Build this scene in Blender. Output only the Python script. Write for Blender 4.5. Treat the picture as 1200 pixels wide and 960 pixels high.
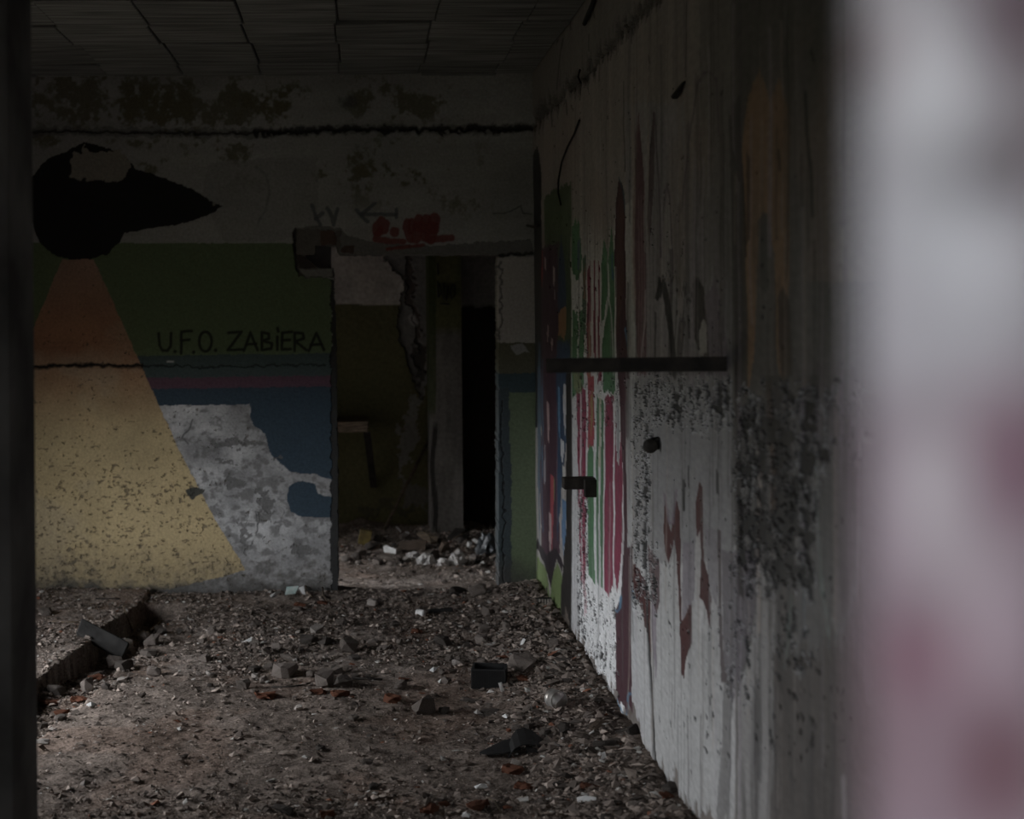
import bpy, bmesh, math, random
import numpy as np
from mathutils import Vector, Matrix

random.seed(7); RNG = np.random.default_rng(11)
for _o in list(bpy.data.objects): bpy.data.objects.remove(_o)
scene = bpy.context.scene
COL = scene.collection

# ------------------------------------------------------------------ camera
F = 1667.0; VX, VY = 420.0, 360.0; EYE = 1.70; ROLL = 0.0087
cam_d = bpy.data.cameras.new('camera'); cam = bpy.data.objects.new('camera', cam_d); COL.objects.link(cam)
cam_d.sensor_fit = 'HORIZONTAL'; cam_d.sensor_width = 36.0; cam_d.lens = 36.0 * F / 1200.0
cam_d.shift_x = (600 - VX) / 1200.0; cam_d.shift_y = -(480 - VY) / 1200.0
cam_d.clip_start = 0.02; cam_d.clip_end = 300
cam.matrix_world = Matrix.Translation((0, 0, EYE)) @ Matrix.Rotation(math.pi / 2, 4, 'X') @ Matrix.Rotation(-ROLL, 4, 'Z')
cam_d.dof.use_dof = True; cam_d.dof.focus_distance = 6.0; cam_d.dof.aperture_fstop = 2.4
scene.camera = cam

# ------------------------------------------------------------------ world, light, exposure
world = bpy.data.worlds.new('overcast_sky'); scene.world = world; world.use_nodes = True
bg = world.node_tree.nodes['Background']; bg.inputs[0].default_value = (0.93, 0.96, 1.0, 1); bg.inputs[1].default_value = 16.0
scene.view_settings.view_transform = 'Standard'; scene.view_settings.look = 'None'
scene.view_settings.exposure = 0.0; scene.view_settings.gamma = 1.0; scene.view_settings.use_curve_mapping = False
scene.cycles.diffuse_bounces = 4; scene.cycles.max_bounces = 6; scene.cycles.sample_clamp_indirect = 4.0

def portal(name, loc, rot, sx, sy):          # sampling guide for the sky seen through a window opening
    l = bpy.data.lights.new(name, 'AREA'); l.shape = 'RECTANGLE'; l.size = sx; l.size_y = sy
    l.cycles.is_portal = True
    o = bpy.data.objects.new(name, l); COL.objects.link(o); o.location = loc; o.rotation_euler = rot
    return o

# room measures (metres; x right, y away from the camera, z up)
XR = 1.03; YB = 8.33; ZC = 3.06; XL = -2.6; YR = 10.5; YP = 3.2; XP = -0.788; XN = -1.5; XRL = -1.3; YF = -2.2
WIN = (5.05, 6.6, 0.30, 1.45)     # far left window: y0, y1, z0, z1
WINN = (-1.25, 0.15, 0.75, 2.15)   # window beside the camera
WINR = (8.60, 9.4, 0.10, 1.4)   # window of the rear room
portal('portal_far', (XL - 0.2, (WIN[0] + WIN[1]) / 2, (WIN[2] + WIN[3]) / 2), (0, -math.pi / 2, 0), WIN[3] - WIN[2], WIN[1] - WIN[0])
portal('portal_near', (XN - 0.2, (WINN[0] + WINN[1]) / 2, (WINN[2] + WINN[3]) / 2), (0, -math.pi / 2, 0), WINN[3] - WINN[2], WINN[1] - WINN[0])
portal('portal_rear', (XRL - 0.2, (WINR[0] + WINR[1]) / 2, (WINR[2] + WINR[3]) / 2), (0, -math.pi / 2, 0), WINR[3] - WINR[2], WINR[1] - WINR[0])

# ------------------------------------------------------------------ pixel <-> place
def unroll(px, py): return px - ROLL * (py - VY), py + ROLL * (px - VX)
def to_px(X, Y, Z):
    x = VX + F * X / Y; y = VY - F * (Z - EYE) / Y
    return x + ROLL * (y - VY), y - ROLL * (x - VX)
def at(px, py, Y):
    x, y = unroll(px, py); return Vector(((x - VX) / F * Y, Y, EYE - (y - VY) / F * Y))
def on_floor(px, py, z=0.0):
    x, y = unroll(px, py); Y = (EYE - z) * F / max(y - VY, 1); return Vector(((x - VX) / F * Y, Y, z))
def on_right(px, py):
    x, y = unroll(px, py); Y = XR * F / max(x - VX, 1); return Vector((XR, Y, EYE - (y - VY) / F * Y))

# ------------------------------------------------------------------ numpy noise
def _hash(ix, iy, seed):
    h = (ix.astype(np.int64) * 374761393 + iy.astype(np.int64) * 668265263 + seed * 974634721) & 0x7fffffff
    h = ((h ^ (h >> 13)) * 1274126177) & 0x7fffffff
    return ((h ^ (h >> 16)) & 0xffff) / 65535.0
def vnoise(x, y, seed=0):
    xi = np.floor(x); yi = np.floor(y); fx = x - xi; fy = y - yi
    fx = fx * fx * (3 - 2 * fx); fy = fy * fy * (3 - 2 * fy)
    a = _hash(xi, yi, seed); b = _hash(xi + 1, yi, seed); c = _hash(xi, yi + 1, seed); d = _hash(xi + 1, yi + 1, seed)
    return (a * (1 - fx) + b * fx) * (1 - fy) + (c * (1 - fx) + d * fx) * fy
def fbm(x, y, octv=4, seed=0):
    s = 0; a = 0.5; t = 0
    for k in range(octv):
        s = s + a * vnoise(x * 2 ** k, y * 2 ** k, seed + k * 17); t += a; a *= 0.55
    return s / t
def sstep(a, b, x):
    t = np.clip((x - a) / (b - a), 0, 1); return t * t * (3 - 2 * t)

class Canvas:
    """Paint and relief on the vertices of a wall: px, py are where a point of the wall falls in the photograph."""
    def __init__(s, px, py, base):
        s.px = px; s.py = py; s.n = len(px); s.col = np.tile(np.array(base, float), (s.n, 1)); s.dep = np.zeros(s.n)
        s.wx = np.zeros(s.n); s.wy = np.zeros(s.n)
    def put(s, m, c, a=1.0):
        if m.dtype == bool:
            s.col[m] = s.col[m] * (1 - a) + np.array(c) * a
        else:
            m = (m * a)[:, None]; s.col = s.col * (1 - m) + np.array(c) * m
    def inside(s, pts, wob=1.0):
        P = np.array(pts, float); pad = 6 + 3 * wob
        idx = np.nonzero((s.px > P[:, 0].min() - pad) & (s.px < P[:, 0].max() + pad) & (s.py > P[:, 1].min() - pad * 2) & (s.py < P[:, 1].max() + pad * 2))[0]
        x = s.px[idx] + wob * s.wx[idx]; y = s.py[idx] + wob * s.wy[idx]
        r = np.zeros(len(idx), bool); k = len(P)
        for i in range(k):
            x1, y1 = P[i]; x2, y2 = P[(i + 1) % k]
            if y1 == y2: continue
            c = ((y1 > y) != (y2 > y)) & (x < (x2 - x1) * (y - y1) / (y2 - y1) + x1); r ^= c
        m = np.zeros(s.n, bool); m[idx[r]] = True; return m
    def poly(s, pts, c, a=1.0, wob=1.0, dep=None):
        m = s.inside(pts, wob); s.put(m, c, a)
        if dep is not None: s.dep[m] += dep
        return m
    def rect(s, x0, y0, x1, y1, c, a=1.0, wob=1.0, dep=None):
        return s.poly([(x0, y0), (x1, y0), (x1, y1), (x0, y1)], c, a, wob, dep)
    def near(s, pts, w, wob=0.4):
        P = np.array(pts, float); pad = 4 * w + 4
        idx = np.nonzero((s.px > P[:, 0].min() - pad) & (s.px < P[:, 0].max() + pad) & (s.py > P[:, 1].min() - pad) & (s.py < P[:, 1].max() + pad))[0]
        x = s.px[idx] + wob * s.wx[idx]; y = s.py[idx] + wob * s.wy[idx]; d = np.full(len(idx), 1e9)
        if len(P) == 1: d = np.hypot(x - P[0, 0], y - P[0, 1])
        for i in range(len(P) - 1):
            ax, ay = P[i]; bx, by = P[i + 1]; L = max((bx - ax) ** 2 + (by - ay) ** 2, 1e-9)
            t = np.clip(((x - ax) * (bx - ax) + (y - ay) * (by - ay)) / L, 0, 1)
            d = np.minimum(d, np.hypot(x - ax - t * (bx - ax), y - ay - t * (by - ay)))
        return idx, d
    def stroke(s, pts, w, c, a=1.0, wob=0.4, dep=None):
        idx, d = s.near(pts, w, wob); k = np.clip((w / 2 + 0.5 - d), 0, 1) * a
        s.col[idx] = s.col[idx] * (1 - k[:, None]) + np.array(c) * k[:, None]
        if dep is not None: s.dep[idx] += dep * k
    def mute(s, k):
        g = s.col @ np.array((.3, .55, .15)); s.col = g[:, None] + (s.col - g[:, None]) * k
    def blob(s, cx, cy, rx, ry, c, a=1.0):
        s.put(np.exp(-(((s.px - cx) / rx) ** 2 + ((s.py - cy) / ry) ** 2)), c, a)

# ------------------------------------------------------------------ mesh helpers
def link(o, parent=None, **props):
    COL.objects.link(o)
    if parent is not None: o.parent = parent
    for k, v in props.items(): o[k] = v
    return o
def fast_mesh(name, V, Q, mat, col=None, smooth=False):
    me = bpy.data.meshes.new(name); V = np.asarray(V, np.float32); Q = np.asarray(Q, np.int32); k = Q.shape[1]
    me.vertices.add(len(V)); me.vertices.foreach_set('co', V.ravel())
    me.loops.add(Q.size); me.loops.foreach_set('vertex_index', Q.ravel())
    me.polygons.add(len(Q)); me.polygons.foreach_set('loop_start', np.arange(0, Q.size, k, dtype=np.int32))
    me.polygons.foreach_set('use_smooth', np.full(len(Q), smooth, bool))
    me.update(calc_edges=True)
    if col is not None:
        at_ = me.attributes.new('paint', 'FLOAT_COLOR', 'POINT')
        c4 = np.ones((len(V), 4), np.float32); c4[:, :3] = np.clip(col, 0, 1); at_.data.foreach_set('color', c4.ravel())
    me.materials.append(mat); me.validate(); return me
def grid_quads(n, m, keep=None):
    i, j = np.meshgrid(np.arange(n - 1), np.arange(m - 1), indexing='ij')
    a = (i * m + j).ravel(); q = np.stack([a, a + 1, a + m + 1, a + m], 1)
    return q if keep is None else q[keep.ravel()]
def bm_obj(name, bm, mat, parent=None, smooth=False, **props):
    bmesh.ops.recalc_face_normals(bm, faces=bm.faces)
    me = bpy.data.meshes.new(name); bm.to_mesh(me); bm.free(); me.materials.append(mat)
    if smooth:
        for p in me.polygons: p.use_smooth = True
    return link(bpy.data.objects.new(name, me), parent, **props)
def bm_box(bm, lo, hi, M=None):
    vs = [bm.verts.new((x, y, z)) for x in (lo[0], hi[0]) for y in (lo[1], hi[1]) for z in (lo[2], hi[2])]
    for f in ((0, 1, 3, 2), (4, 6, 7, 5), (0, 4, 5, 1), (2, 3, 7, 6), (0, 2, 6, 4), (1, 5, 7, 3)): bm.faces.new([vs[i] for i in f])
    if M is not None: bmesh.ops.transform(bm, matrix=M, verts=vs)
    return vs
def box_obj(name, lo, hi, mat, parent=None, bevel=0.0, **props):
    bm = bmesh.new(); bm_box(bm, lo, hi)
    if bevel: bmesh.ops.bevel(bm, geom=bm.edges[:], offset=bevel, segments=1, affect='EDGES')
    return bm_obj(name, bm, mat, parent, **props)
def bm_tube(bm, pts, r, seg=8, cap=True):
    pts = [Vector(p) for p in pts]; rings = []; rr = r if isinstance(r, (list, tuple)) else [r] * len(pts)
    up = None
    for i, p in enumerate(pts):
        d = (pts[min(i + 1, len(pts) - 1)] - pts[max(i - 1, 0)]).normalized()
        if up is None: up = d.orthogonal().normalized()
        else: up = (up - d * up.dot(d)).normalized()
        w = d.cross(up)
        rings.append([bm.verts.new(p + (up * math.cos(a) + w * math.sin(a)) * rr[i]) for a in [2 * math.pi * k / seg for k in range(seg)]])
    for A, B in zip(rings, rings[1:]):
        for k in range(seg): bm.faces.new((A[k], A[(k + 1) % seg], B[(k + 1) % seg], B[k]))
    if cap: bm.faces.new(rings[0]); bm.faces.new(rings[-1])
    return rings

# ------------------------------------------------------------------ materials
def nt_new(name):
    m = bpy.data.materials.new(name); m.use_nodes = True; t = m.node_tree; b = t.nodes['Principled BSDF']; return m, t, b
def mat_paint(name, rough=0.7, spec=0.3, nscale=60, namp=0.25, bump=0.35, bscale=140, stretch=(1, 1, 1)):
    m, t, b = nt_new(name); N, L = t.nodes, t.links
    a = N.new('ShaderNodeAttribute'); a.attribute_name = 'paint'
    tc = N.new('ShaderNodeTexCoord'); mp = N.new('ShaderNodeMapping'); mp.inputs['Scale'].default_value = stretch
    L.new(tc.outputs['Object'], mp.inputs[0])
    n1 = N.new('ShaderNodeTexNoise'); n1.inputs['Scale'].default_value = nscale; n1.inputs['Detail'].default_value = 5
    L.new(mp.outputs[0], n1.inputs['Vector'])
    mr = N.new('ShaderNodeMapRange'); mr.inputs[1].default_value = 0.3; mr.inputs[2].default_value = 0.7
    mr.inputs[3].default_value = 1 - namp; mr.inputs[4].default_value = 1 + namp; L.new(n1.outputs[0], mr.inputs[0])
    mx = N.new('ShaderNodeMix'); mx.data_type = 'RGBA'; mx.blend_type = 'MULTIPLY'; mx.inputs[0].default_value = 1
    L.new(a.outputs['Color'], mx.inputs[6]); L.new(mr.outputs[0], mx.inputs[7]); L.new(mx.outputs[2], b.inputs['Base Color'])
    n2 = N.new('ShaderNodeTexNoise'); n2.inputs['Scale'].default_value = bscale; n2.inputs['Detail'].default_value = 6
    L.new(mp.outputs[0], n2.inputs['Vector'])
    bp = N.new('ShaderNodeBump'); bp.inputs['Strength'].default_value = bump; bp.inputs['Distance'].default_value = 0.004
    L.new(n2.outputs[0], bp.inputs['Height']); L.new(bp.outputs[0], b.inputs['Normal'])
    b.inputs['Roughness'].default_value = rough; b.inputs['Specular IOR Level'].default_value = spec
    return m
def mat_plain(name, c, c2=None, rough=0.8, scale=25, spec=0.3, bump=0.3, metal=0.0, vary=0.3, stretch=(1, 1, 1), bscale=None):
    m, t, b = nt_new(name); N, L = t.nodes, t.links
    c2 = c2 or tuple(v * 0.55 for v in c)
    tc = N.new('ShaderNodeTexCoord'); mp = N.new('ShaderNodeMapping'); mp.inputs['Scale'].default_value = stretch; L.new(tc.outputs['Object'], mp.inputs[0])
    n1 = N.new('ShaderNodeTexNoise'); n1.inputs['Scale'].default_value = scale; n1.inputs['Detail'].default_value = 6; L.new(mp.outputs[0], n1.inputs['Vector'])
    cr = N.new('ShaderNodeValToRGB'); cr.color_ramp.elements[0].position = 0.35; cr.color_ramp.elements[1].position = 0.68
    cr.color_ramp.elements[0].color = (*c2, 1); cr.color_ramp.elements[1].color = (*c, 1); L.new(n1.outputs[0], cr.inputs[0])
    oi = N.new('ShaderNodeObjectInfo'); mr = N.new('ShaderNodeMapRange'); mr.inputs[3].default_value = 1 - vary; mr.inputs[4].default_value = 1 + vary
    L.new(oi.outputs['Random'], mr.inputs[0])
    mx = N.new('ShaderNodeMix'); mx.data_type = 'RGBA'; mx.blend_type = 'MULTIPLY'; mx.inputs[0].default_value = 1
    L.new(cr.outputs[0], mx.inputs[6]); L.new(mr.outputs[0], mx.inputs[7]); L.new(mx.outputs[2], b.inputs['Base Color'])
    n2 = N.new('ShaderNodeTexNoise'); n2.inputs['Scale'].default_value = bscale or scale * 4; n2.inputs['Detail'].default_value = 6; L.new(mp.outputs[0], n2.inputs['Vector'])
    bp = N.new('ShaderNodeBump'); bp.inputs['Strength'].default_value = bump; bp.inputs['Distance'].default_value = 0.006
    L.new(n2.outputs[0], bp.inputs['Height']); L.new(bp.outputs[0], b.inputs['Normal'])
    b.inputs['Roughness'].default_value = rough; b.inputs['Specular IOR Level'].default_value = spec; b.inputs['Metallic'].default_value = metal
    return m
M = {}
M['mural'] = mat_paint('painted_plaster', 0.75, 0.25, 70, 0.16, 0.45, 110)
M['gloss'] = mat_paint('graffiti_enamel', 0.5, 0.4, 60, 0.14, 0.35, 60, (1, 0.35, 1))
M['dust'] = mat_paint('dusty_concrete_floor', 0.97, 0.04, 90, 0.5, 1.0, 160)
M['gravel'] = mat_paint('gravel_chips', 0.95, 0.05, 30, 0.2, 0.3, 120)
M['rear'] = mat_paint('rear_room_plaster', 0.85, 0.15, 40, 0.2, 0.4, 80)
M['board'] = mat_plain('wood_wool_board', (0.28, 0.285, 0.28), (0.12, 0.122, 0.12), 0.95, 9, 0.1, 0.6, 0, 0.14, (0.22, 3.0, 1), 40)
M['plaster'] = mat_plain('grey_plaster', (0.30, 0.285, 0.27), (0.16, 0.15, 0.14), 0.9, 3, 0.15, 0.4, 0, 0.0)
M['damp'] = mat_plain('damp_black_plaster', (0.24, 0.235, 0.225), (0.09, 0.088, 0.085), 0.9, 3.5, 0.2, 0.5, 0, 0.0)
M['earth'] = mat_plain('outside_earth', (0.10, 0.09, 0.06), (0.05, 0.05, 0.03), 0.95, 2, 0.1, 0.4)
M['stone'] = mat_plain('grey_stone', (0.25, 0.215, 0.19), (0.12, 0.10, 0.088), 0.95, 26, 0.08, 0.7)
M['stoned'] = mat_plain('dark_stone', (0.11, 0.095, 0.085), (0.05, 0.043, 0.038), 0.95, 26, 0.08, 0.7)
M['stonep'] = mat_plain('pale_plaster_chunk', (0.42, 0.385, 0.35), (0.22, 0.19, 0.17), 0.95, 30, 0.15, 0.4)
M['brick'] = mat_plain('broken_brick', (0.27, 0.11, 0.065), (0.085, 0.045, 0.033), 0.95, 28, 0.08, 0.9)
M['white'] = mat_plain('white_scrap', (0.72, 0.72, 0.71), (0.5, 0.49, 0.47), 0.7, 20, 0.3, 0.2)
M['black'] = mat_plain('black_plastic', (0.03, 0.03, 0.03), (0.015, 0.015, 0.015), 0.6, 12, 0.4, 0.2)
M['rubber'] = mat_plain('black_rubber', (0.02, 0.019, 0.018), (0.01, 0.01, 0.01), 0.7, 12, 0.3, 0.3)
M['rust'] = mat_plain('rusty_iron', (0.05, 0.043, 0.036), (0.022, 0.02, 0.018), 0.75, 18, 0.3, 0.4)
M['tin'] = mat_plain('dull_tin', (0.55, 0.54, 0.52), (0.28, 0.25, 0.22), 0.45, 18, 0.5, 0.2, 0.7)
M['tinlid'] = mat_plain('dusty_can_end', (0.055, 0.045, 0.04), (0.03, 0.026, 0.023), 0.8, 30, 0.3, 0.3)
M['wood'] = mat_plain('old_wood', (0.17, 0.13, 0.095), (0.07, 0.055, 0.04), 0.9, 14, 0.15, 0.4, 0, 0.2, (1, 1, 6))
M['woodd'] = mat_plain('dark_old_wood', (0.055, 0.048, 0.042), (0.025, 0.022, 0.02), 0.9, 14, 0.15, 0.4)
M['teal'] = mat_plain('teal_wrapper', (0.20, 0.42, 0.38), (0.65, 0.66, 0.64), 0.5, 16, 0.4, 0.2)
M['card'] = mat_plain('brown_cardboard', (0.16, 0.12, 0.095), (0.09, 0.07, 0.055), 0.9, 12, 0.1, 0.3)
M['yellow'] = mat_plain('faded_yellow_box', (0.26, 0.20, 0.07), (0.12, 0.09, 0.04), 0.85, 14, 0.2, 0.3)
M['bag'] = mat_plain('grey_plastic_bag', (0.12, 0.13, 0.14), (0.05, 0.055, 0.06), 0.3, 14, 0.6, 0.5)
M['whitebag'] = mat_plain('white_plastic_bag', (0.72, 0.70, 0.68), (0.40, 0.38, 0.36), 0.6, 18, 0.4, 0.5)
M['wire'] = mat_plain('black_wire', (0.015, 0.015, 0.015), None, 0.6, 30, 0.3, 0.1)
M['slab'] = mat_plain('slab_concrete', (0.05, 0.048, 0.046), (0.028, 0.027, 0.026), 0.95, 16, 0.1, 0.5)  # near-black: the unlit face of the tilted slab is put into the colour

# ================================================================== THE SETTING
# ---- back wall with the mural (dense plaster relief, paint kept on the vertices)
def back_wall():
    xs = np.concatenate([np.arange(XL, -1.98, 0.06), np.arange(-1.98, XR + 0.05, 0.0046)]); zs = np.arange(-0.02, ZC + 0.03, 0.0046)
    X, Z = np.meshgrid(xs, zs, indexing='ij'); n, m = X.shape; X = X.ravel(); Z = Z.ravel()
    px, py = to_px(X, YB, Z); c = Canvas(px, py, (0.285, 0.282, 0.268))
    c.wx = (fbm(X * 30, Z * 30, 3, 1) - .5) * 5; c.wy = (fbm(X * 30, Z * 30, 3, 5) - .5) * 5
    big = fbm(X * 2.2, Z * 2.2, 5, 9); mid = fbm(X * 7, Z * 7, 5, 21); fine = fbm(X * 38, Z * 38, 4, 33); str_ = fbm(X * 3, Z * 22, 4, 41)
    c.col *= (0.75 + 0.5 * big)[:, None]
    c.col *= (0.86 + 0.28 * str_)[:, None]
    # lichen-brown stains on the bare upper plaster
    for (cx, cy, rx, ry, k) in ((95, 115, 75, 30, 1), (255, 125, 110, 32, 1.0), (400, 190, 120, 40, .55), (180, 130, 60, 25, .8), (470, 118, 60, 25, .9), (275, 172, 50, 18, .9), (180, 195, 28, 10, .7), (470, 200, 90, 30, .5), (320, 120, 40, 22, .8), (160, 168, 30, 8, .8), (60, 165, 25, 8, .6), (545, 240, 35, 20, .35)):
        w = np.exp(-(((px - cx) / rx) ** 2 + ((py - cy) / ry) ** 2)) * k
        c.put(sstep(.46, .58, mid * .62 + w * .24 + .06 + (fine - .5) * .35) * np.clip(w * 2.4, 0, 1), (0.115, 0.10, 0.045), .85)
    c.put(sstep(.5, .62, mid * .5 + .35 * np.exp(-(((px - 402) / 22) ** 2 + ((py - 118) / 15) ** 2))) * (np.hypot((px - 402) / 30, (py - 120) / 22) < 1.2), (0.085, 0.083, 0.08), .9)
    c.poly([(245, 190), (372, 183), (372, 262), (330, 283), (262, 283), (235, 230)], (0.21, 0.205, 0.20), .55, 1.2)
    c.stroke([(300, 195), (312, 205), (316, 225), (312, 245), (302, 262)], 3, (0.14, .14, .14), .5)
    # green field
    c.poly([(-700, 285), (344, 285), (348, 300), (350, 318), (388, 327), (389, 420), (-700, 420)], (0.10, 0.152, 0.055), 1, .35)
    # flying saucer silhouette
    ufo = [(38, 208), (46, 195), (60, 184), (80, 177), (100, 166), (128, 174), (150, 186), (158, 198), (190, 208), (225, 222), (248, 236), (260, 241), (246, 252), (205, 264), (160, 271), (146, 273), (140, 284), (126, 298), (96, 306), (66, 301), (46, 284), (38, 262), (0, 250), (0, 215)]
    c.poly(ufo, (0.011, 0.011, 0.011), 1, .8)
    c.poly([(82, 192), (84, 180), (96, 182), (97, 170), (110, 178), (140, 176), (148, 184), (152, 190), (150, 202), (142, 210), (130, 213), (118, 211), (105, 212), (82, 210)], (0.23, 0.205, 0.16), 1, 1.8, 0.003)
    c.stroke([(251, 239)], 4, (.2, .18, .14))
    # beam of light, orange above the crack and yellow below
    beam = [(73, 304), (110, 304), (166, 430), (212, 532), (250, 605), (288, 668), (262, 676), (200, 690), (150, 696), (-300, 700), (-300, 690), (40, 382)]
    bm_ = c.inside(beam, .5)
    t = sstep(405, 520, py + (big - .5) * 60); o = np.array((0.37, 0.140, 0.045)); y = np.array((0.54, 0.385, 0.125)); topc = np.array((0.30, 0.155, 0.09))
    bc = o * (1 - t)[:, None] + y * t[:, None]; u = sstep(400, 300, py); bc = bc * (1 - u)[:, None] + topc * u[:, None]
    bc *= (0.80 + .4 * mid)[:, None]; bc = bc * (1 - .28 * sstep(.52, .66, big))[:, None] + np.array((.40, .33, .22)) * (.28 * sstep(.52, .66, big))[:, None]
    c.col[bm_] = bc[bm_]
    # strips right of the beam
    cut = lambda yy: 166 + (yy - 430) * 0.451
    def strip(y0, y1, col): c.poly([(cut(y0), y0), (389, y0 - 3), (389, y1 - 3), (cut(y1), y1)], col, 1, .5)
    strip(417, 444, (0.052, 0.088, 0.086)); strip(443, 457, (0.125, 0.048, 0.085)); strip(456, 700, (0.028, 0.062, 0.096)); c.col[bm_] = bc[bm_]
    white = [(cut(476) + 1, 476), (293, 474), (295, 497), (311, 508), (315, 530), (328, 543), (341, 554), (368, 556), (389, 562), (389, 583), (373, 578), (369, 567), (350, 564), (338, 570), (336, 586), (341, 600), (354, 606), (389, 606), (389, 712), (200, 712), (288, 669)]
    white[0] = (cut(476) - 14, 476); white[-1] = (240, 669); wm = c.inside(white, .7) & ~bm_; wc = np.array((0.41, 0.405, 0.405)) * (0.30 + 1.3 * mid)[:, None] * (.75 + .5 * fbm(X * 16, Z * 5, 4, 83))[:, None]; c.col[wm] = wc[wm]
    for (x0, y0, x1, y1) in ((250, 516, 286, 524), (283, 517, 308, 523), (252, 536, 275, 543), (264, 562, 285, 570), (305, 580, 318, 602), (300, 572, 312, 580), (303, 600, 322, 612), (322, 536, 332, 541), (345, 640, 368, 650), (285, 620, 292, 648)):
        c.rect(x0, y0, x1, y1, (0.13, 0.125, 0.12), .8, 3.6, .003)
    wp = wm & (fbm(X * 16, Z * 26, 4, 171) > .68 - .06 * sstep(500, 640, py)); c.put(sstep(.52, .70, fbm(X * 22, Z * 30, 5, 171) + .06 * sstep(500, 640, py)) * wm, (.15, .145, .14), .75); c.dep[wp] += .002
    c.stroke([(226, 492), (222, 503), (213, 512), (221, 520)], 1.6, (.10, .10, .10))
    c.stroke([(300, 600), (302, 622), (294, 640)], 1.5, (.10, .10, .10)); c.stroke([(285, 612), (300, 612), (298, 636)], 2.2, (.55, .54, .53), .8)
    # damp skirt, dirt rising from the floor
    low = sstep(628, 690, py + (mid - .5) * 70); edge = (px < 389)
    c.put(low * edge * np.where(bm_, .75, .9) * (0.55 + .45 * sstep(.4, .6, fine)), (0.105, 0.092, 0.078), .85)
    c.put((sstep(676, 694, py + (mid - .5) * 30)) * edge, (0.075, 0.07, 0.062), .9)
    # flaking of the yellow paint
    zone = bm_ * (sstep(430, 600, py) * .75 + .12) + wm * .25
    spk = fbm(X * 75, Z * 75, 3, 133); fl = fine * .45 + spk * .38 + mid * .17
    pits = (fl > .70 - .075 * zone) & (zone > .05)
    c.put(pits, (0.12, 0.095, 0.06), .72); c.dep[pits] += .0035
    rim = (fl > .66 - .075 * zone) & ~pits & (zone > .05); c.dep[rim] -= .002
    crumb = sstep(600, 680, py) * bm_ ; c.dep += -crumb * (fine - .45) * .012
    hz = fbm(X * 30, Z * 70, 4, 77); hp = (hz > .765 - .05 * sstep(480, 640, py)) & bm_ & (py > 440); c.put(hp, (0.10, 0.075, 0.045), .7); c.dep[hp] += .002
    c.poly([(218, 575), (226, 571), (240, 574), (236, 580), (229, 582), (224, 586), (219, 580)], (.07, .07, .055), 1, 1)
    # the crack across the beam
    c.stroke([(30, 431), (90, 428), (166, 429)], 5, (0.10, 0.06, 0.035), .75, 1.2, .004); c.stroke([(30, 430), (90, 428), (168, 428)], 2.2, (0.012, 0.010, 0.009), 1, 1.0, .012)
    c.stroke([(168, 428), (250, 430), (330, 428), (380, 427)], 2.0, (0.02, 0.028, 0.028), .8, 1.5, .006)
    c.stroke([(196, 424), (203, 424)], 2, (.42, .42, .42))
    # slot across the upper wall
    slot = [(0, 155), (90, 154), (200, 156), (300, 155), (380, 152), (450, 151), (530, 152), (585, 151), (628, 150)]
    c.stroke(slot, 11, (0.06, 0.058, 0.054), .5, 2.0, .003); c.stroke(slot, 3.0, (0.020, 0.019, 0.018), .75, 1.3, .010)
    c.stroke(slot[3:], 6.5, (0.022, 0.021, 0.020), .85, 2.2, .010)
    # lintel and broken corner of the doorway
    c.poly([(344, 268), (372, 264), (396, 266), (410, 277), (436, 284), (500, 288), (560, 284), (622, 281), (626, 299), (345, 300)], (0.135, 0.13, 0.12), .92, 1.0, .006)
    c.poly([(344, 268), (400, 270), (398, 300), (392, 316), (392, 326), (350, 324), (345, 300)], (0.12, 0.105, 0.09), .95, 1.2, .010)
    c.poly([(374, 271), (392, 269), (394, 285), (376, 287)], (.105, .055, .038), 1, 1.0, -.004); c.poly([(346, 300), (358, 300), (372, 313), (352, 316)], (.045, .03, .026), 1, 1)
    c.poly([(350, 316), (390, 315), (390, 326), (358, 326)], (.19, .18, .165), 1, .8, -.006); c.poly([(402, 288), (416, 288), (415, 297), (400, 296)], (.085, .05, .04), 1, 1)
    c.stroke([(346, 268), (345, 300), (350, 318)], 3, (.03, .028, .026), .8, 1.2, .006)
    # dark worn edge of the door jamb
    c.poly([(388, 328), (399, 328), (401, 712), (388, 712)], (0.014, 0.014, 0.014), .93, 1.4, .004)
    # strip right of the doorway
    c.rect(579, 301, 640, 404, (0.40, 0.365, 0.335), 1, .6)
    c.stroke([(584, 299), (628, 297)], 3, (.02, .02, .02), .9, 1.2, .01)
    c.rect(579, 402, 640, 440, (0.105, 0.098, 0.048), 1, 1.2); c.poly([(597, 405), (612, 403), (620, 412), (606, 416), (600, 411)], (.27, .26, .25), 1, 1)
    c.rect(579, 437, 640, 461, (0.034, 0.068, 0.080), 1, 1.0); c.rect(579, 460, 640, 720, (0.115, 0.165, 0.072), 1, .5)
    c.poly([(579, 455), (596, 455), (599, 560), (600, 720), (579, 720)], (0.042, 0.062, 0.070), 1, 1.0)
    c.stroke([(587, 305), (588, 360), (586, 400)], 2.5, (.03, .03, .03), .7, 1.8, .006); c.stroke([(588, 470), (589, 560), (591, 585), (590, 690)], 1.6, (.012, .012, .012), .9, 1.6, .006)
    c.put(sstep(650, 690, py + (mid - .5) * 50) * (px > 579), (.06, .055, .05), .8)
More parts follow.
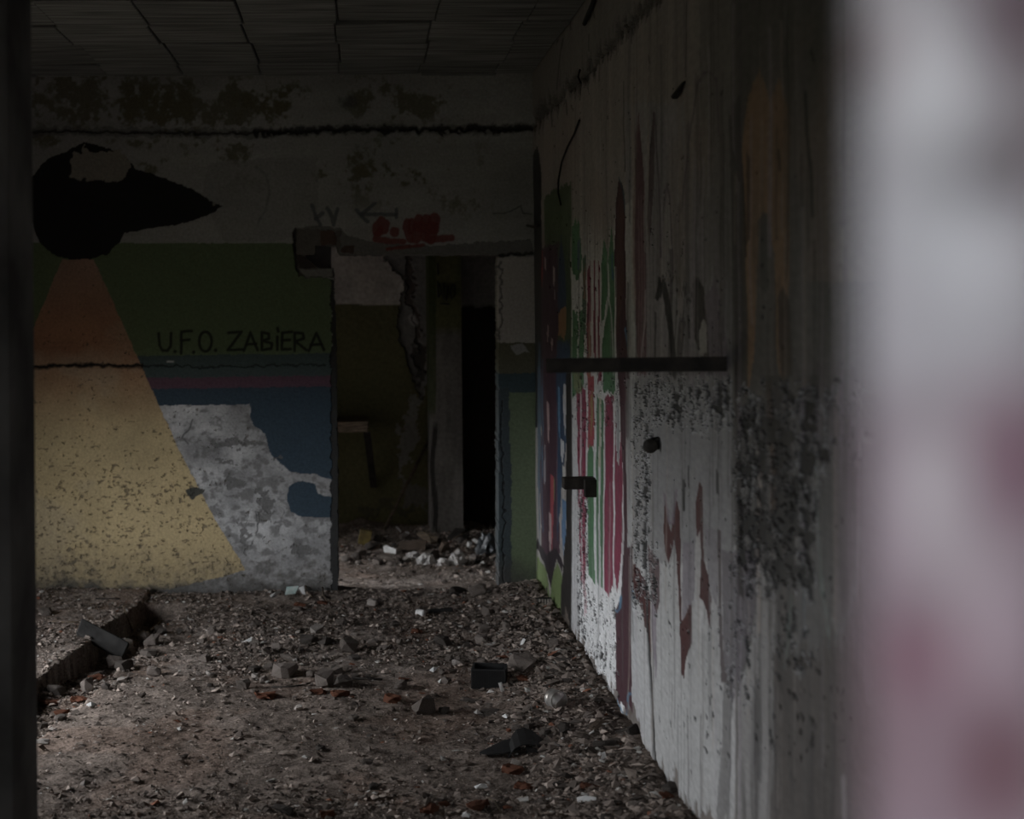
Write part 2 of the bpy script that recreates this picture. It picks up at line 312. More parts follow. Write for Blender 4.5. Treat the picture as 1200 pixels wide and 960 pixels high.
    # writing: U.F.O. ZABiERA (3x crop coordinates)
    for s in ([(558, 332), (561, 374), (571, 392), (589, 393), (600, 378), (602, 332)], [(615, 396)], [(637, 402), (638, 326), (674, 324)], [(638, 358), (666, 355)], [(681, 398)],
              [(722 + 22 * math.cos(a * .4189), 361 + 35 * math.sin(a * .4189)) for a in range(16)], [(758, 392)],
              [(803, 330), (849, 327), (801, 391), (853, 389)], [(858, 393), (880, 330), (906, 391)], [(866, 371), (901, 369)],
              [(921, 391), (921, 328), (945, 334), (946, 351), (922, 358), (956, 368), (953, 386), (921, 391)], [(975, 389), (975, 344)], [(975, 314), (978, 326)],
              [(1022, 387), (991, 389), (992, 330), (1026, 327)], [(992, 358), (1019, 355)], [(1036, 393), (1036, 330), (1064, 332), (1068, 350), (1038, 360), (1078, 391)],
              [(1086, 393), (1112, 331), (1139, 391)], [(1093, 373), (1130, 370)]):
        c.stroke([(x / 3, y / 3 + 280) for x, y in s], 3.3 if len(s) > 1 else 4.2, (0.014, 0.016, 0.013), .93, .15)
    # blue marks and the red tag above the door (5.645x crop coordinates)
    q = lambda s: [(x / 5.645 + 340, y / 5.645 + 230) for x, y in s]
    for s in ([(145, 60), (170, 140), (200, 190)], [(215, 110), (168, 150)], [(245, 80), (270, 118), (290, 186), (312, 84)], [(560, 48), (480, 112)], [(438, 93), (510, 168)], [(470, 118), (705, 120)], [(705, 88), (705, 138)]):
        c.stroke(q(s), 4.5, (0.07, 0.085, 0.10), .8, .4)
    red = (0.20, 0.024, 0.018)
    for s, w in (([(605, 165), (575, 195), (575, 235), (620, 225), (628, 180)], 11), ([(600, 215), (565, 285), (650, 295), (750, 300)], 7), ([(692, 235)], 12), ([(775, 170), (770, 215), (795, 285)], 9), ([(805, 165), (800, 230)], 8),
                 ([(850, 150), (835, 285)], 11), ([(900, 150), (890, 270)], 12), ([(955, 150), (925, 280)], 14), ([(850, 200), (950, 210)], 14), ([(920, 288), (1000, 280), (1070, 278)], 8), ([(640, 350), (760, 335), (880, 325)], 4)):
        c.stroke(q(s), w, red, .9, .5)
    # thin cracks
    c.stroke([(578, 250), (592, 250), (606, 244), (610, 241), (613, 250), (622, 251)], 1.3, (.03, .03, .03), .8)
    c.mute(.66); c.dep += (big - .5) * .012 + (mid - .5) * .004 + (fine - .5) * .0014
    # cut the doorway
    op = c.inside([(370, 288), (393, 288), (397, 299), (584, 299), (584, 740), (397, 740), (396, 520), (394, 400), (391, 314), (372, 313), (358, 300), (369, 299)], .35).reshape(n, m)
    keep = ~(op[:-1, :-1] | op[1:, :-1] | op[:-1, 1:] | op[1:, 1:])
    V = np.stack([X, YB + c.dep, Z], 1); Q = grid_quads(n, m, keep); Cc = c.col
    # reveal of the opening, 20 cm deep
    nv = len(V); extra = []; ecol = []; eq = []; idm = {}
    def back(i):
        if i not in idm:
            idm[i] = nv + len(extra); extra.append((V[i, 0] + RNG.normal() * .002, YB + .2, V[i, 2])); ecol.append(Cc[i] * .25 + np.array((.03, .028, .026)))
        return idm[i]
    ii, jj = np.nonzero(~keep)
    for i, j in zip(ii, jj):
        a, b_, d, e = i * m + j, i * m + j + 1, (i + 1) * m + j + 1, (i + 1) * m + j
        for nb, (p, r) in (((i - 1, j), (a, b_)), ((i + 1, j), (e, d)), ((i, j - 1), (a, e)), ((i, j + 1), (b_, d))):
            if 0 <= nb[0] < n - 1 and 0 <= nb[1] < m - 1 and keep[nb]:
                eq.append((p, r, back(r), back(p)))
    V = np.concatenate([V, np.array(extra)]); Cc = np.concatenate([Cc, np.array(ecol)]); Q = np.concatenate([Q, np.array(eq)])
    return link(bpy.data.objects.new('wall_back', fast_mesh('wall_back', V, Q, M['mural'], Cc)), kind='structure', label='mural wall of green, yellow and blue paint with a doorway')
back_wall()
# ---- right wall with the stretched graffiti
def right_wall():
    pxs = np.concatenate([np.arange(624.0, 1010, .8)]); Ys = XR * F / (pxs - VX); Ys = np.concatenate([Ys[::-1], [YB + .05]]); Ys = Ys[Ys <= YB + .06]
    Ys = np.concatenate([np.arange(YF, Ys[0] - .03, .08), Ys]); zs = np.arange(-0.02, ZC + .03, .0036)
    Y, Z = np.meshgrid(Ys, zs, indexing='ij'); n, m = Y.shape; Y = Y.ravel(); Z = Z.ravel()
    Yc = np.maximum(Y, 2.2); px, py = to_px(XR, Yc, Z); c = Canvas(px, py, (0.33, 0.30, 0.28))
    st = fbm(Y * 9, Z * .9, 4, 3); st2 = fbm(Y * 26, Z * 1.6, 4, 13); big = fbm(Y * 1.3, Z * 1.6, 4, 8); mid = fbm(Y * 5, Z * 7, 4, 19); fine = fbm(Y * 24, Z * 30, 4, 29); spk = fbm(Y * 42, Z * 55, 3, 57)
    c.wx = (fbm(px * .12, Z * 5, 3, 61) - .5) * 2.6; c.wy = (fbm(px * .5, Z * 9, 3, 67) - .5) * 22
    R = lambda x0, y0, x1, y1, col, a=1.0, w=.6: c.rect(x0, y0, x1, y1, col, a, w)
    Pp = lambda pts, col, a=1.0, w=.6: c.poly(pts, col, a, w)
    # undercoats along the wall
    R(600, -900, 860, 330, (0.33, 0.29, 0.27)); R(755, 200, 862, 1200, (0.28, 0.272, 0.278)); R(733, 120, 802, 445, (0.33, 0.31, 0.325))
    R(820, -900, 868, 330, (.22, .205, .195), .8, 2); R(858, -2000, 1400, 3000, (0.15, 0.142, 0.135))
    R(925, -2000, 1400, 3000, (0.16, 0.155, 0.15), .8, 2); R(700, 640, 862, 1200, (0.50, 0.495, 0.49))
    c.col *= (.72 + .56 * st)[:, None]; c.col *= (.82 + .36 * st2)[:, None]
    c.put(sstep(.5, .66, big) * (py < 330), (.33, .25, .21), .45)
    # far end
    Pp([(622, 186), (626, 178), (629, 172), (632, 186), (634, 205), (634, 500), (622, 500)], (0.022, 0.022, 0.022))
    Pp([(637, 232), (645, 226), (669, 214), (669, 300), (637, 300)], (0.095, 0.135, 0.062)); Pp([(634, 290), (655, 285), (655, 650), (634, 650)], (.085, .04, .06))
    Pp([(654, 292), (669, 292), (672, 460), (654, 460)], (.075, .115, .055)); Pp([(653, 352), (655, 300), (658, 277), (661, 300), (664, 352), (664, 366), (653, 366)], (.035, .065, .13))
    Pp([(654, 364), (664, 362), (664, 388), (661, 398), (657, 392), (654, 390)], (.36, .18, .07)); Pp([(652, 398), (668, 400), (670, 450), (652, 640)], (.04, .075, .14))
    for (x0, y0, x1, y1, col) in ((634, 292, 635.2, 345, (.45, .03, .04)), (637.5, 302, 639.5, 320, (.55, .42, .42)), (647, 312, 650, 338, (.55, .45, .43)), (649, 338, 650, 352, (.6, .5, .5)), (641, 380, 643, 402, (.55, .4, .4)), (646, 396, 648, 412, (.5, .38, .38)),
                                  (630, 400, 634, 655, (.05, .085, .13)), (635, 420, 636.5, 640, (.06, .12, .2)), (641.5, 470, 644, 528, (.5, .33, .33)), (637.5, 520, 639, 580, (.35, .32, .36)), (644.5, 555, 648.5, 645, (.42, .06, .08)), (648.5, 560, 649.6, 590, (.22, .30, .10)), (640, 430, 641, 620, (.15, .07, .1)), (652, 440, 653, 640, (.16, .09, .12)),
                                  (654, 452, 657, 520, (.10, .24, .42)), (660, 450, 664.5, 512, (.5, .5, .52)), (657, 515, 661, 545, (.55, .55, .56)), (659, 545, 662, 585, (.52, .5, .46)), (658, 585, 663, 668, (.09, .2, .36)), (643, 600, 646, 660, (.5, .36, .36)), (656, 600, 657, 650, (.5, .4, .42)), (660, 640, 662, 655, (.55, .55, .56))):
        Pp([(x0 + .3, y0), (x1 - .2, y0 + 3), (x1, (y0 + y1) / 2), ((x0 + x1) / 2, y1), (x0, (y0 + y1) / 2)], col, .95, .25)
    Pp([(630, 652), (635, 662), (640, 668), (644, 700), (648, 668), (652, 660), (658, 676), (658, 760), (626, 730)], (0.145, 0.205, 0.06), 1, .4)
    Pp([(626, 640), (632, 648), (638, 664), (642, 676), (645, 690), (648, 672), (651, 655), (658, 672), (659, 660), (650, 642), (640, 650), (630, 632)], (.035, .025, .032), 1, .4)
    Pp([(664, 430), (679, 432), (680, 560), (681, 800), (657, 800), (657, 690), (663, 620)], (0.026, 0.023, 0.021), 1, .5)
    # bright striped stretch
    Wh = (0.70, 0.70, 0.71); Pk = (0.29, 0.036, 0.085); Gr = (0.085, 0.235, 0.105); Pl = (0.085, 0.032, 0.044)
    wz = sstep(669, 671, px) * sstep(735, 730, px) * sstep(235, 360, py + (st2 - .5) * 90); c.put(wz, Wh, .78)
    Pp([(670, 268), (674, 258), (679, 262), (682, 300), (681, 318), (676, 330), (671, 316)], Gr); Pp([(677, 285), (680, 280), (680, 310), (677, 316)], (.06, .13, .2))
    Pp([(671, 366), (677, 366), (677, 462), (671, 470)], Gr); Pp([(679, 366), (685, 366), (684, 468), (679, 470)], Gr); Pp([(683, 300), (687, 300), (687, 390), (683, 400)], (.085, .18, .10)); Pp([(684, 318), (686, 312), (686, 350), (684, 350)], (.3, .15, .08))
    Pp([(688, 318), (692, 306), (693, 420), (688, 430)], Pk); Pp([(695, 308), (697, 303), (698, 420), (696, 420)], Pk); Pp([(689, 380), (692, 376), (693, 524), (688, 526)], (.42, .09, .07)); Pp([(690, 395), (692, 392), (692, 440), (690, 440)], (.4, .2, .07))
    Pp([(691, 468), (694, 455), (694, 500), (692, 512)], (.36, .25, .09)); Pp([(700, 436), (704, 436), (704, 450), (700, 450)], Pk); Pp([(701, 310), (702, 300), (702.6, 430), (700, 430)], Pk)
    Pp([(704, 310), (707, 277), (711, 300), (712, 340), (708, 372), (704, 380)], Gr); Pp([(711, 320), (716, 262), (720, 300), (721, 460), (706, 460), (705, 405), (709, 380), (713, 350)], Gr); Pp([(716, 300), (718, 290), (719, 330), (717, 330)], (.05, .14, .22))
    for s, w in (([(706, 385), (710, 370), (713, 345), (712, 310)], 2.2), ([(713, 350), (717, 372), (719, 410), (719, 440)], 1.2), ([(706, 380), (706, 395)], 3), ([(721, 270), (722, 300), (722, 440)], 1.6)):
        c.stroke(s, w, (.62, .62, .63), .9, .3)
    # below the bar
    Pp([(676, 460), (680, 455), (686.5, 460), (687, 700), (681, 690), (677, 560)], Pk); Pp([(672, 436), (681, 436), (682, 462), (673, 458)], (.22, .26, .12)); Pp([(688.5, 440), (695.5, 440), (696, 524), (688.5, 526)], (.40, .065, .08)); Pp([(691, 470), (694, 455), (694.5, 490), (692, 515)], (.36, .25, .09))
    Pp([(688.5, 534), (691.5, 520), (696, 530), (697, 690), (690, 680)], Gr); Pp([(698.5, 462), (701.5, 470), (701.5, 690), (699, 680)], Gr); Pp([(704, 470), (706.5, 470), (708, 690), (705.5, 700), (703.5, 600)], Gr); Pp([(701.5, 470), (703.5, 465), (703.5, 545), (702, 545)], (.5, .48, .36))
    Pp([(707.5, 466), (718.5, 462), (719, 690), (714, 700), (709, 696)], Pk, 1, .4); Pp([(721, 480), (723, 540), (726, 545), (729, 500), (730.5, 560), (729.5, 620), (727, 668), (724, 694), (720.5, 670)], Pk, 1, .4)
    Pp([(721, 462), (726, 470), (727, 536), (724, 540), (722, 500)], (.42, .42, .44))
    for s, w in (([(687.8, 440), (687.8, 560), (689.5, 690)], 1.5), ([(697.6, 440), (698, 560), (698.5, 690)], 1.6), ([(719.8, 470), (719.8, 700)], 1.6), ([(729, 485), (731.5, 560), (730, 640), (727, 690)], 1.7), ([(681, 460), (680, 560), (683, 690)], 1.4), ([(708, 470), (708, 690)], 1.2)):
        c.stroke(s, w, (.66, .66, .67), .92, .4)
    Pp([(680, 690), (688, 672), (697, 684), (709, 690), (714, 700), (718, 686), (724, 694), (728, 672), (731, 690), (731, 900), (676, 900)], (0.78, 0.78, 0.785), 1, .4)
    Pp([(682, 660), (686, 660), (688, 720), (684, 720)], (.5, .15, .2), .5, 1)
    # plum pillar stripe and neighbours
    Pp([(720, 300), (722, 240), (726, 208), (730, 216), (733, 240), (734, 300), (735, 410), (739, 460), (741, 540), (742, 640), (740, 700), (740, 835), (734, 838), (730, 826), (726, 824), (722, 815), (722, 715), (728, 700), (731, 640), (731, 560), (727, 470), (724, 440)], Pl, 1, .35)
    Pp([(722, 300), (724, 240), (726, 212), (731, 240), (732, 330), (724, 400)], (.12, .055, .045), .8, .3); c.stroke([(726, 208), (731, 225), (733, 250)], 1.6, (.07, .14, .17), .8)
    for s, w in (([(733, 385), (736, 410)], 2), ([(741, 540), (738, 600), (737, 640)], 1.4), ([(728, 700), (727, 714), (722, 716)], 2.6), ([(742, 690), (744, 770), (742, 812)], 1.5), ([(723, 820), (728, 834), (734, 836), (736, 815), (739, 812)], 2.2)):
        c.stroke(s, w, (.08, .22, .36), .9, .4)
    Pp([(733, 240), (742, 235), (743, 330), (746, 440), (744, 540), (740, 640), (736, 640), (741, 540), (739, 440), (735, 410)], (.47, .47, .465), 1, .3)
    Pp([(742, 250), (745, 160), (749, 132), (753, 180), (757, 250), (758, 330), (758, 440), (748, 440), (744, 330)], (.17, .085, .10), 1, .4); Pp([(759, 250), (761, 180), (766, 130), (768, 135), (766, 220), (761, 300)], (.12, .075, .085), .9, .4)
    for x in (750, 753, 756): c.stroke([(x - 1, 230), (x, 330), (x - 2, 420)], 1.2, (.33, .22, .24), .6, .3)
    c.stroke([(749, 440), (752, 415), (756, 380), (757, 340)], 1.6, (.5, .46, .48), .7)
    for s in ([(768, 135), (770, 180), (773, 240), (774, 300)], [(774, 300), (777, 250), (781, 215), (784, 230), (786, 270), (787, 330)], [(798, 250), (806, 170), (818, 100), (826, 82)], [(826, 82), (840, 92), (843, 160)]):
        c.stroke(s, 2.0, (.13, .095, .13), .8, .4)
    Pp([(777, 330), (779, 260), (782, 222), (785, 250), (787, 330)], (.40, .38, .385), .7); R(735, 445, 742, 640, (.47, .47, .465), .8, .4)
    for k in range(26):
        x = 758 + k * 3.7 + random.uniform(-1, 1); c.stroke([(x, random.uniform(230, 330)), (x + random.uniform(-1.5, 1.5), 440)], random.uniform(.8, 2.4), random.choice([(.27, .22, .26), (.46, .44, .46), (.18, .15, .17), (.34, .30, .33)]), .55, .5)
    Pp([(826, 345), (838, 330), (850, 380), (855, 440), (820, 440)], (.20, .155, .20), .7, 1.0); Pp([(811, 345), (816, 325), (824, 330), (828, 370), (832, 440), (814, 400)], (.06, .05, .045), .9, 1.0); Pp([(819, 385), (824, 375), (828, 380), (828, 412), (820, 416)], (.40, .385, .36), .95, .5)
    # black torn marks above the bar
    c.stroke([(772, 345), (774, 330), (785, 328), (797, 334), (806, 345), (811, 352)], 4, (.04, .04, .04), .8, 2.0); c.stroke([(771, 348), (775, 332), (780, 352), (784, 375), (788, 400), (791, 440)], 6.5, (.035, .035, .035), .9, .6); c.stroke([(800, 372), (798, 400), (796, 440)], 8, (.09, .085, .085), .8, 1.6); c.stroke([(816, 335)], 10, (.025, .025, .025), .9, 1)
    c.stroke([(768, 365), (768, 440)], 2, (.05, .05, .05), .8); c.stroke([(845, 390), (846, 420)], 2, (.02, .02, .02), .9); c.stroke([(806, 370), (808, 395)], 2.2, (.05, .05, .05), .8)
    # the mass of grey, maroon and white below
    Pp([(742, 445), (757, 445), (800, 445), (858, 445), (860, 660), (742, 660)], (.30, .298, .30), .75, 1)
    Mr = (0.095, 0.028, 0.027)
    Pp([(766, 820), (771, 700), (784, 662), (797, 640), (799, 760), (803, 800), (812, 735), (830, 745), (838, 860), (845, 960), (850, 1100), (780, 1100), (764, 890)], (.48, .478, .47), .75, .4)
    w8 = lambda s: [(x / 5.33 + 760, y / 5.33 + 620) for x, y in s]
    Pp([(740, 670), (745, 660), (755, 680), (762, 700), (763, 770), (757, 742), (750, 710), (742, 690)], Mr)
    Pp([(742, 700), (748, 715), (756, 748), (762, 790), (764, 880), (760, 876), (742, 842), (740, 790)], (.52, .52, .52), .9, .4)
    c.stroke([(757, 570), (757, 640), (758, 735), (762, 800), (765, 860), (768, 900)], 3.2, (.022, .022, .022), .95, .35, .006)
    Pp([(764, 700), (770, 715), (770, 780), (768, 800), (765, 760)], (.26, .21, .26), .8)
    Pp(w8([(0, 100), (75, 200), (75, 450), (55, 540), (20, 430)]), (.10, .045, .05), .9)
    Pp([(779, 585), (782, 600), (786, 625), (790, 600), (793, 586), (797, 600), (799, 700), (801, 770), (803, 795), (799, 790), (796, 690), (793, 650), (790, 632), (787, 650), (784, 661), (780, 646), (778, 620)], Mr, 1, .3)
    c.stroke([(779, 580), (784, 612), (788, 614), (793, 575)], 3, (.22, .165, .21), .8, .4)
    Pp(w8([(215, 100), (290, 60), (290, 430), (250, 500), (215, 580)]), (.24, .205, .24), .8, .4); Pp(w8([(275, 450), (275, 720), (240, 800), (220, 930), (208, 800), (205, 600)]), Mr, 1, .3)
    Pp([(815, 590), (819, 565), (823, 570), (824, 650), (818, 640), (816, 620)], Mr, 1, .4); Pp(w8([(335, 0), (345, 200), (375, 300), (392, 430), (382, 630), (362, 500), (335, 440), (318, 430), (325, 200)]), Mr, 1, .3)
    Pp(w8([(296, 60), (320, 20), (325, 200), (310, 430), (300, 440), (292, 300)]), (.46, .44, .43), .9, .3); Pp(w8([(350, 0), (432, 0), (430, 500), (395, 420), (370, 270)]), (.25, .225, .25), .7, .5)
    Pp(w8([(430, 0), (448, 0), (455, 500), (470, 820), (500, 960), (455, 960), (440, 600)]), (.10, .07, .075), .9, .5)
    Pp(w8([(455, 150), (700, 120), (690, 300), (640, 640), (590, 860), (520, 1120), (470, 820)]), (.165, .145, .165), .85, .7)
    Pp(w8([(690, 260), (790, 260), (790, 960), (780, 3200), (540, 3200), (560, 1050), (640, 700)]), (.36, .345, .335), .8, .8)
    Pp([(848, 800), (858, 790), (856, 960), (840, 960), (846, 860)], (.10, .09, .085), .6, 1.2)
    for (x0, y0, x1, y1) in ((800, 560, 803, 600), (839, 553, 842, 580), (806, 545, 808, 572), (757, 545, 760, 575)):
        R(x0, y0, x1, y1, (.022, .022, .022), .9, .5)
    # near stretch: ochre bands, dark bars, hanging drips
    Pp([(874, 470), (872, 300), (870, 190), (878, 110), (890, 78), (900, 120), (912, 90), (925, 140), (925, 330), (926, 440), (915, 444), (912, 430), (908, 300), (900, 250), (893, 260), (889, 300), (884, 420)], (0.36, 0.215, 0.115), .92, .9)
    Pp([(889, 260), (894, 246), (899, 250), (900, 300), (902, 340), (890, 340)], (.11, .11, .105), .9, .8); Pp([(912, 350), (918, 335), (927, 355), (928, 445), (916, 440)], (.065, .055, .05), .85, .8)
    Pp([(855, 130), (868, 112), (871, 190), (876, 300), (876, 470), (862, 470), (858, 260)], (.085, .08, .075), .8, 1.2)
    for s, w, col in (([(868, 115), (869, 190), (873, 250), (876, 300)], 1.6, (.01, .01, .01)), ([(922, 0), (923, 120), (924, 210), (922, 330)], 1.8, (.02, .018, .016)), ([(943, 110), (945, 160), (950, 205), (952, 260)], 3.4, (.018, .018, .018)), ([(951, 60), (953, 70)], 4, (.02, .02, .02)), ([(912, 170), (914, 200)], 2.4, (.02, .02, .02)), ([(805, 0), (805, 95)], 1.4, (.03, .03, .03)), ([(732, 100), (732, 205)], 1.2, (.035, .035, .035)), ([(864, 430), (866, 560), (868, 700)], 6, (.035, .028, .026)), ([(902, 450), (905, 600)], 7, (.15, .10, .07))):
        c.stroke(s, w, col, .85, 1.0)
    Pp([(916, 560), (935, 560), (930, 640), (918, 640)], (.018, .018, .018), .8, 2.0); c.stroke([(955, 500), (958, 620), (962, 690), (970, 735)], 3, (.24, .33, .29), .5, 1.5); c.stroke([(1005, 620), (1002, 690), (985, 735), (970, 738)], 4, (.24, .30, .27), .5, 1.5)
    c.stroke([(941, 660), (942, 740), (945, 760)], 2, (.20, .25, .30), .6, 2); c.stroke([(928, 700), (925, 750), (921, 775)], 3, (.24, .32, .27), .7, 1.5); c.stroke([(883, 695), (895, 703), (912, 706)], 1.8, (.03, .03, .03), .9)
    Pp([(908, 770), (1000, 750), (1060, 1100), (900, 1100)], (.105, .086, .074), .8, 3); c.stroke([(988, 910), (990, 960)], 6, (.36, .35, .34), .6, .8); c.blob(975, 480, 35, 55, (.19, .16, .19), .5)
    rr = random.Random(5)
    for k in range(230):
        x = rr.uniform(736, 1005); y0 = rr.uniform(-60, 850); L = rr.uniform(60, 330); v = rr.choice([.03, .05, .08, .12, .40, .34]); t = rr.choice([(1, 1, 1), (1.1, .95, .85), (1.05, .9, 1.05), (1.15, .95, .8)])
        c.stroke([(x, y0), (x + rr.uniform(-1, 1), y0 + L * .5), (x + rr.uniform(-1.5, 1.5), y0 + L)], (rr.choice([.7, 1.0, 1.5]) if x < 862 and y0 + L > 560 else rr.choice([.9, 1.2, 1.6, 2.6, 4.5])), tuple(v * q for q in t), rr.uniform(.25, .65), 1.0)
    for k in range(60):
        x = rr.uniform(668, 740); y0 = rr.uniform(80, 640); L = rr.uniform(40, 200); v = rr.choice([.05, .1, .3, .5])
        c.stroke([(x, y0), (x + rr.uniform(-.6, .6), y0 + L)], rr.uniform(.6, 1.3), (v * 1.05, v, v), rr.uniform(.25, .5), .6)
    # flaked paint: dark pits with proud rims
    def zone(x0, x1, y0, y1, k, sx=14, sy=26): return k * sstep(x0 - sx, x0 + sx, px) * sstep(x1 + sx, x1 - sx, px) * sstep(y0 - sy, y0 + sy, py) * sstep(y1 + sy, y1 - sy, py)
    z = np.maximum.reduce([zone(742, 765, 440, 720, .85, 4), zone(760, 862, 442, 505, .95, 6, 18), zone(862, 960, 455, 700, 1.15, 10, 30), zone(868, 1010, 450, 560, .9), zone(780, 1000, 560, 900, .30), zone(676, 690, 560, 800, .85, 2, 20), zone(688, 724, 695, 830, .62, 3, 10), zone(680, 712, 720, 790, .75, 3),
                           zone(670, 736, 430, 520, .35, 3), zone(674, 690, 330, 480, .45, 2), zone(850, 900, 700, 830, .55), zone(760, 772, 640, 720, .9, 3), zone(905, 950, 650, 800, .6), zone(640, 1000, 100, 430, .06), zone(838, 880, 700, 780, .5, 6)])
    fl = fine * .45 + spk * .40 + st2 * .15
    pits = (fl > .72 - .21 * z) & (z > .03); c.put(pits, (0.016, 0.015, 0.0145), .95); c.dep[pits] += .005
    rim = (fl > .675 - .21 * z) & ~pits & (z > .3); c.dep[rim] -= .004; c.put(rim & (spk > .56), (.5, .5, .51), .5)  # rims also whitened in colour, painting in the sparkle of flake edges
    c.put(sstep(.60, .72, st) * (px > 858) * (py > 440), (.06, .055, .05), .6)
    c.put(sstep(.6, .75, st2) * (px > 735) * np.where((py > 600) & (px < 862), .3, 1), (.10, .095, .09), .35)
    # slot along the top of the wall and cracks above it
    c.stroke([(620, 152), (640, 128), (662, 105), (682, 90), (707, 64), (722, 42), (740, 26), (762, 4), (800, -36), (1000, -240)], 9, (.018, .017, .016), .95, 1.6, .015)
    c.stroke([(620, 152), (662, 105), (682, 90), (722, 46), (762, 6), (800, -36)], 18, (.035, .033, .03), .55, 2.4, .004)
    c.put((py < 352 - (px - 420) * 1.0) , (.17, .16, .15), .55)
    for s in ([(668, 24), (669, 36)], [(655, 46), (652, 52)], [(660, 44), (657, 62), (654, 85), (652, 105)], [(694, 0), (697, 20)], [(690, 40), (690, 60)], [(646, 130), (647, 150)], [(663, 118), (664, 135)], [(731, 33), (730, 40)], [(761, 66), (762, 73)]):
        c.stroke(s, 1.4, (.015, .015, .015), .9)
    # bare brown render along the base
    hb = .115 + .22 * (st2 - .5) + .10 * (mid - .5) + np.where(px > 790, .03, 0); c.put((Z < hb) & (px > 655), (.16, .125, .10), .85)
    c.dep[(Z < hb) & (px > 655)] += .006
    c.mute(.78); c.dep += (big - .5) * .012 + (mid - .5) * .006 + (fine - .5) * .0016
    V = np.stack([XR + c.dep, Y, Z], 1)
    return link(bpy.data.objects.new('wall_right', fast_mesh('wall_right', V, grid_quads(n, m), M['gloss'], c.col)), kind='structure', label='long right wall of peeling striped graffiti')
right_wall()
box_obj('leak_blocker', (XR + .03, YF, -.02), (XR + .25, YB + .2, ZC + .05), M['plaster'], bpy.data.objects['wall_right'])  # unseen box added behind the wall to stop light leaking at the corner

# ---- rear room: painted wall, column, side walls
def rear_wall():
    xs = np.arange(XRL, 2.61, .009); zs = np.arange(0, ZC + .01, .009); X, Z = np.meshgrid(xs, zs, indexing='ij'); n, m = X.shape; X = X.ravel(); Z = Z.ravel()
    px, py = to_px(X, YR, Z); c = Canvas(px, py, (.36, .325, .295)); mid = fbm(X * 6, Z * 6, 4, 3); fine = fbm(X * 30, Z * 30, 3, 9)
    c.wx = (fbm(X * 18, Z * 18, 3, 1) - .5) * 9; c.wy = (fbm(X * 18, Z * 18, 3, 5) - .5) * 9
    c.col *= (.7 + .6 * mid)[:, None]
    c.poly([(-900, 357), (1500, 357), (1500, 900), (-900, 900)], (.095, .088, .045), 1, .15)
    c.poly([(538, 360), (1500, 360), (1500, 900), (538, 900)], (.030, .024, .020), 1, .3); c.poly([(538, 290), (1000, 290), (1000, 360), (538, 360)], (.20, .19, .18), .8, 1)  # near-black brown right of the column paints in a shaded recess
    gp = [(448, 296), (505, 296), (505, 445), (492, 470), (480, 430), (468, 398), (466, 370), (474, 345), (472, 325), (456, 312)]
    c.poly(gp, (.17, .16, .15), 1, 1.6, .03); c.stroke([(480, 300), (482, 340), (490, 370), (494, 430)], 9, (.06, .045, .038), .8, 2, .02); c.stroke([(483, 372), (486, 378)], 9, (.34, .32, .30)); c.stroke([(490, 400), (494, 445)], 10, (.05, .045, .04), .9, 2)
    c.poly([(480, 460), (494, 470), (490, 515), (478, 540), (470, 560), (466, 505), (478, 490)], (.19, .18, .165), .85, 2.2); c.poly([(470, 560), (500, 575), (500, 600), (474, 590)], (.12, .11, .10), .8, 2)
    c.stroke([(425, 605), (455, 590), (480, 600)], 10, (.055, .048, .035), .7, 3)
    c.dep += (mid - .5) * .02 + (fine - .5) * .004
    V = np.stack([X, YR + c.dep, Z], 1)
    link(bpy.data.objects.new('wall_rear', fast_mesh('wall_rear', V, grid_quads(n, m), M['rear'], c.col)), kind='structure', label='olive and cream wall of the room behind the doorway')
rear_wall()
def rear_column():
    a = at(503, 400, 10.1); b = at(541, 400, 10.1); bm = bmesh.new()
    bmv = bm_box(bm, (a.x, 10.1, 0), (b.x, YR, ZC)); bmesh.ops.subdivide_edges(bm, edges=bm.edges[:], cuts=40, use_grid_fill=True)
    bmesh.ops.recalc_face_normals(bm, faces=bm.faces); bm.verts.ensure_lookup_table()
    P = np.array([v.co[:] for v in bm.verts]); px, py = to_px(P[:, 0], P[:, 1], P[:, 2]); c = Canvas(px, py, (.125, .115, .105))
    c.col *= (.6 + .8 * fbm(P[:, 0] * 9 + P[:, 1] * 9, P[:, 2] * 4, 4, 4))[:, None]
    c.put(py < 389, (.085, .085, .035), .9); c.put((px < 511) & (py < 480), (.045, .055, .022), .8)
    ck = np.abs(px - 513 - 6 * np.sin(py * .02) - 5 * (fbm(py * .05, py * 0, 3, 2) - .5)) < 3; c.put(ck & (py > 500), (.02, .018, .016), .9)
    for v, d in zip(bm.verts, fbm(P[:, 2] * 6, P[:, 0] * 9, 3, 8)): v.co.y += (d - .5) * .02
    me = bpy.data.meshes.new('column_rear'); bm.to_mesh(me); bm.free(); at_ = me.attributes.new('paint', 'FLOAT_COLOR', 'POINT')
    c4 = np.ones((len(P), 4), np.float32); c4[:, :3] = np.clip(c.col, 0, 1); at_.data.foreach_set('color', c4.ravel()); me.materials.append(M['rear'])
    col = link(bpy.data.objects.new('column_rear', me), kind='structure')
    # scribbled tag on the column
    bm = bmesh.new(); k = lambda s: [at(x / 5.645 + 340, y / 5.645 + 230, 10.082) for x, y in s]
    for s in ([(975, 440), (980, 520)], [(975, 560), (980, 670), (1000, 640)], [(985, 580), (1020, 690), (1015, 575)], [(1020, 600), (1045, 590), (1035, 690)], [(1075, 580), (1060, 630), (1070, 680), (1090, 650), (1090, 590), (1075, 580)], [(990, 710), (1055, 714)]):
        bm_tube(bm, k(s), .006, 5)
    bm_obj('painted_tag', bm, M['wire'], col)
rear_column()
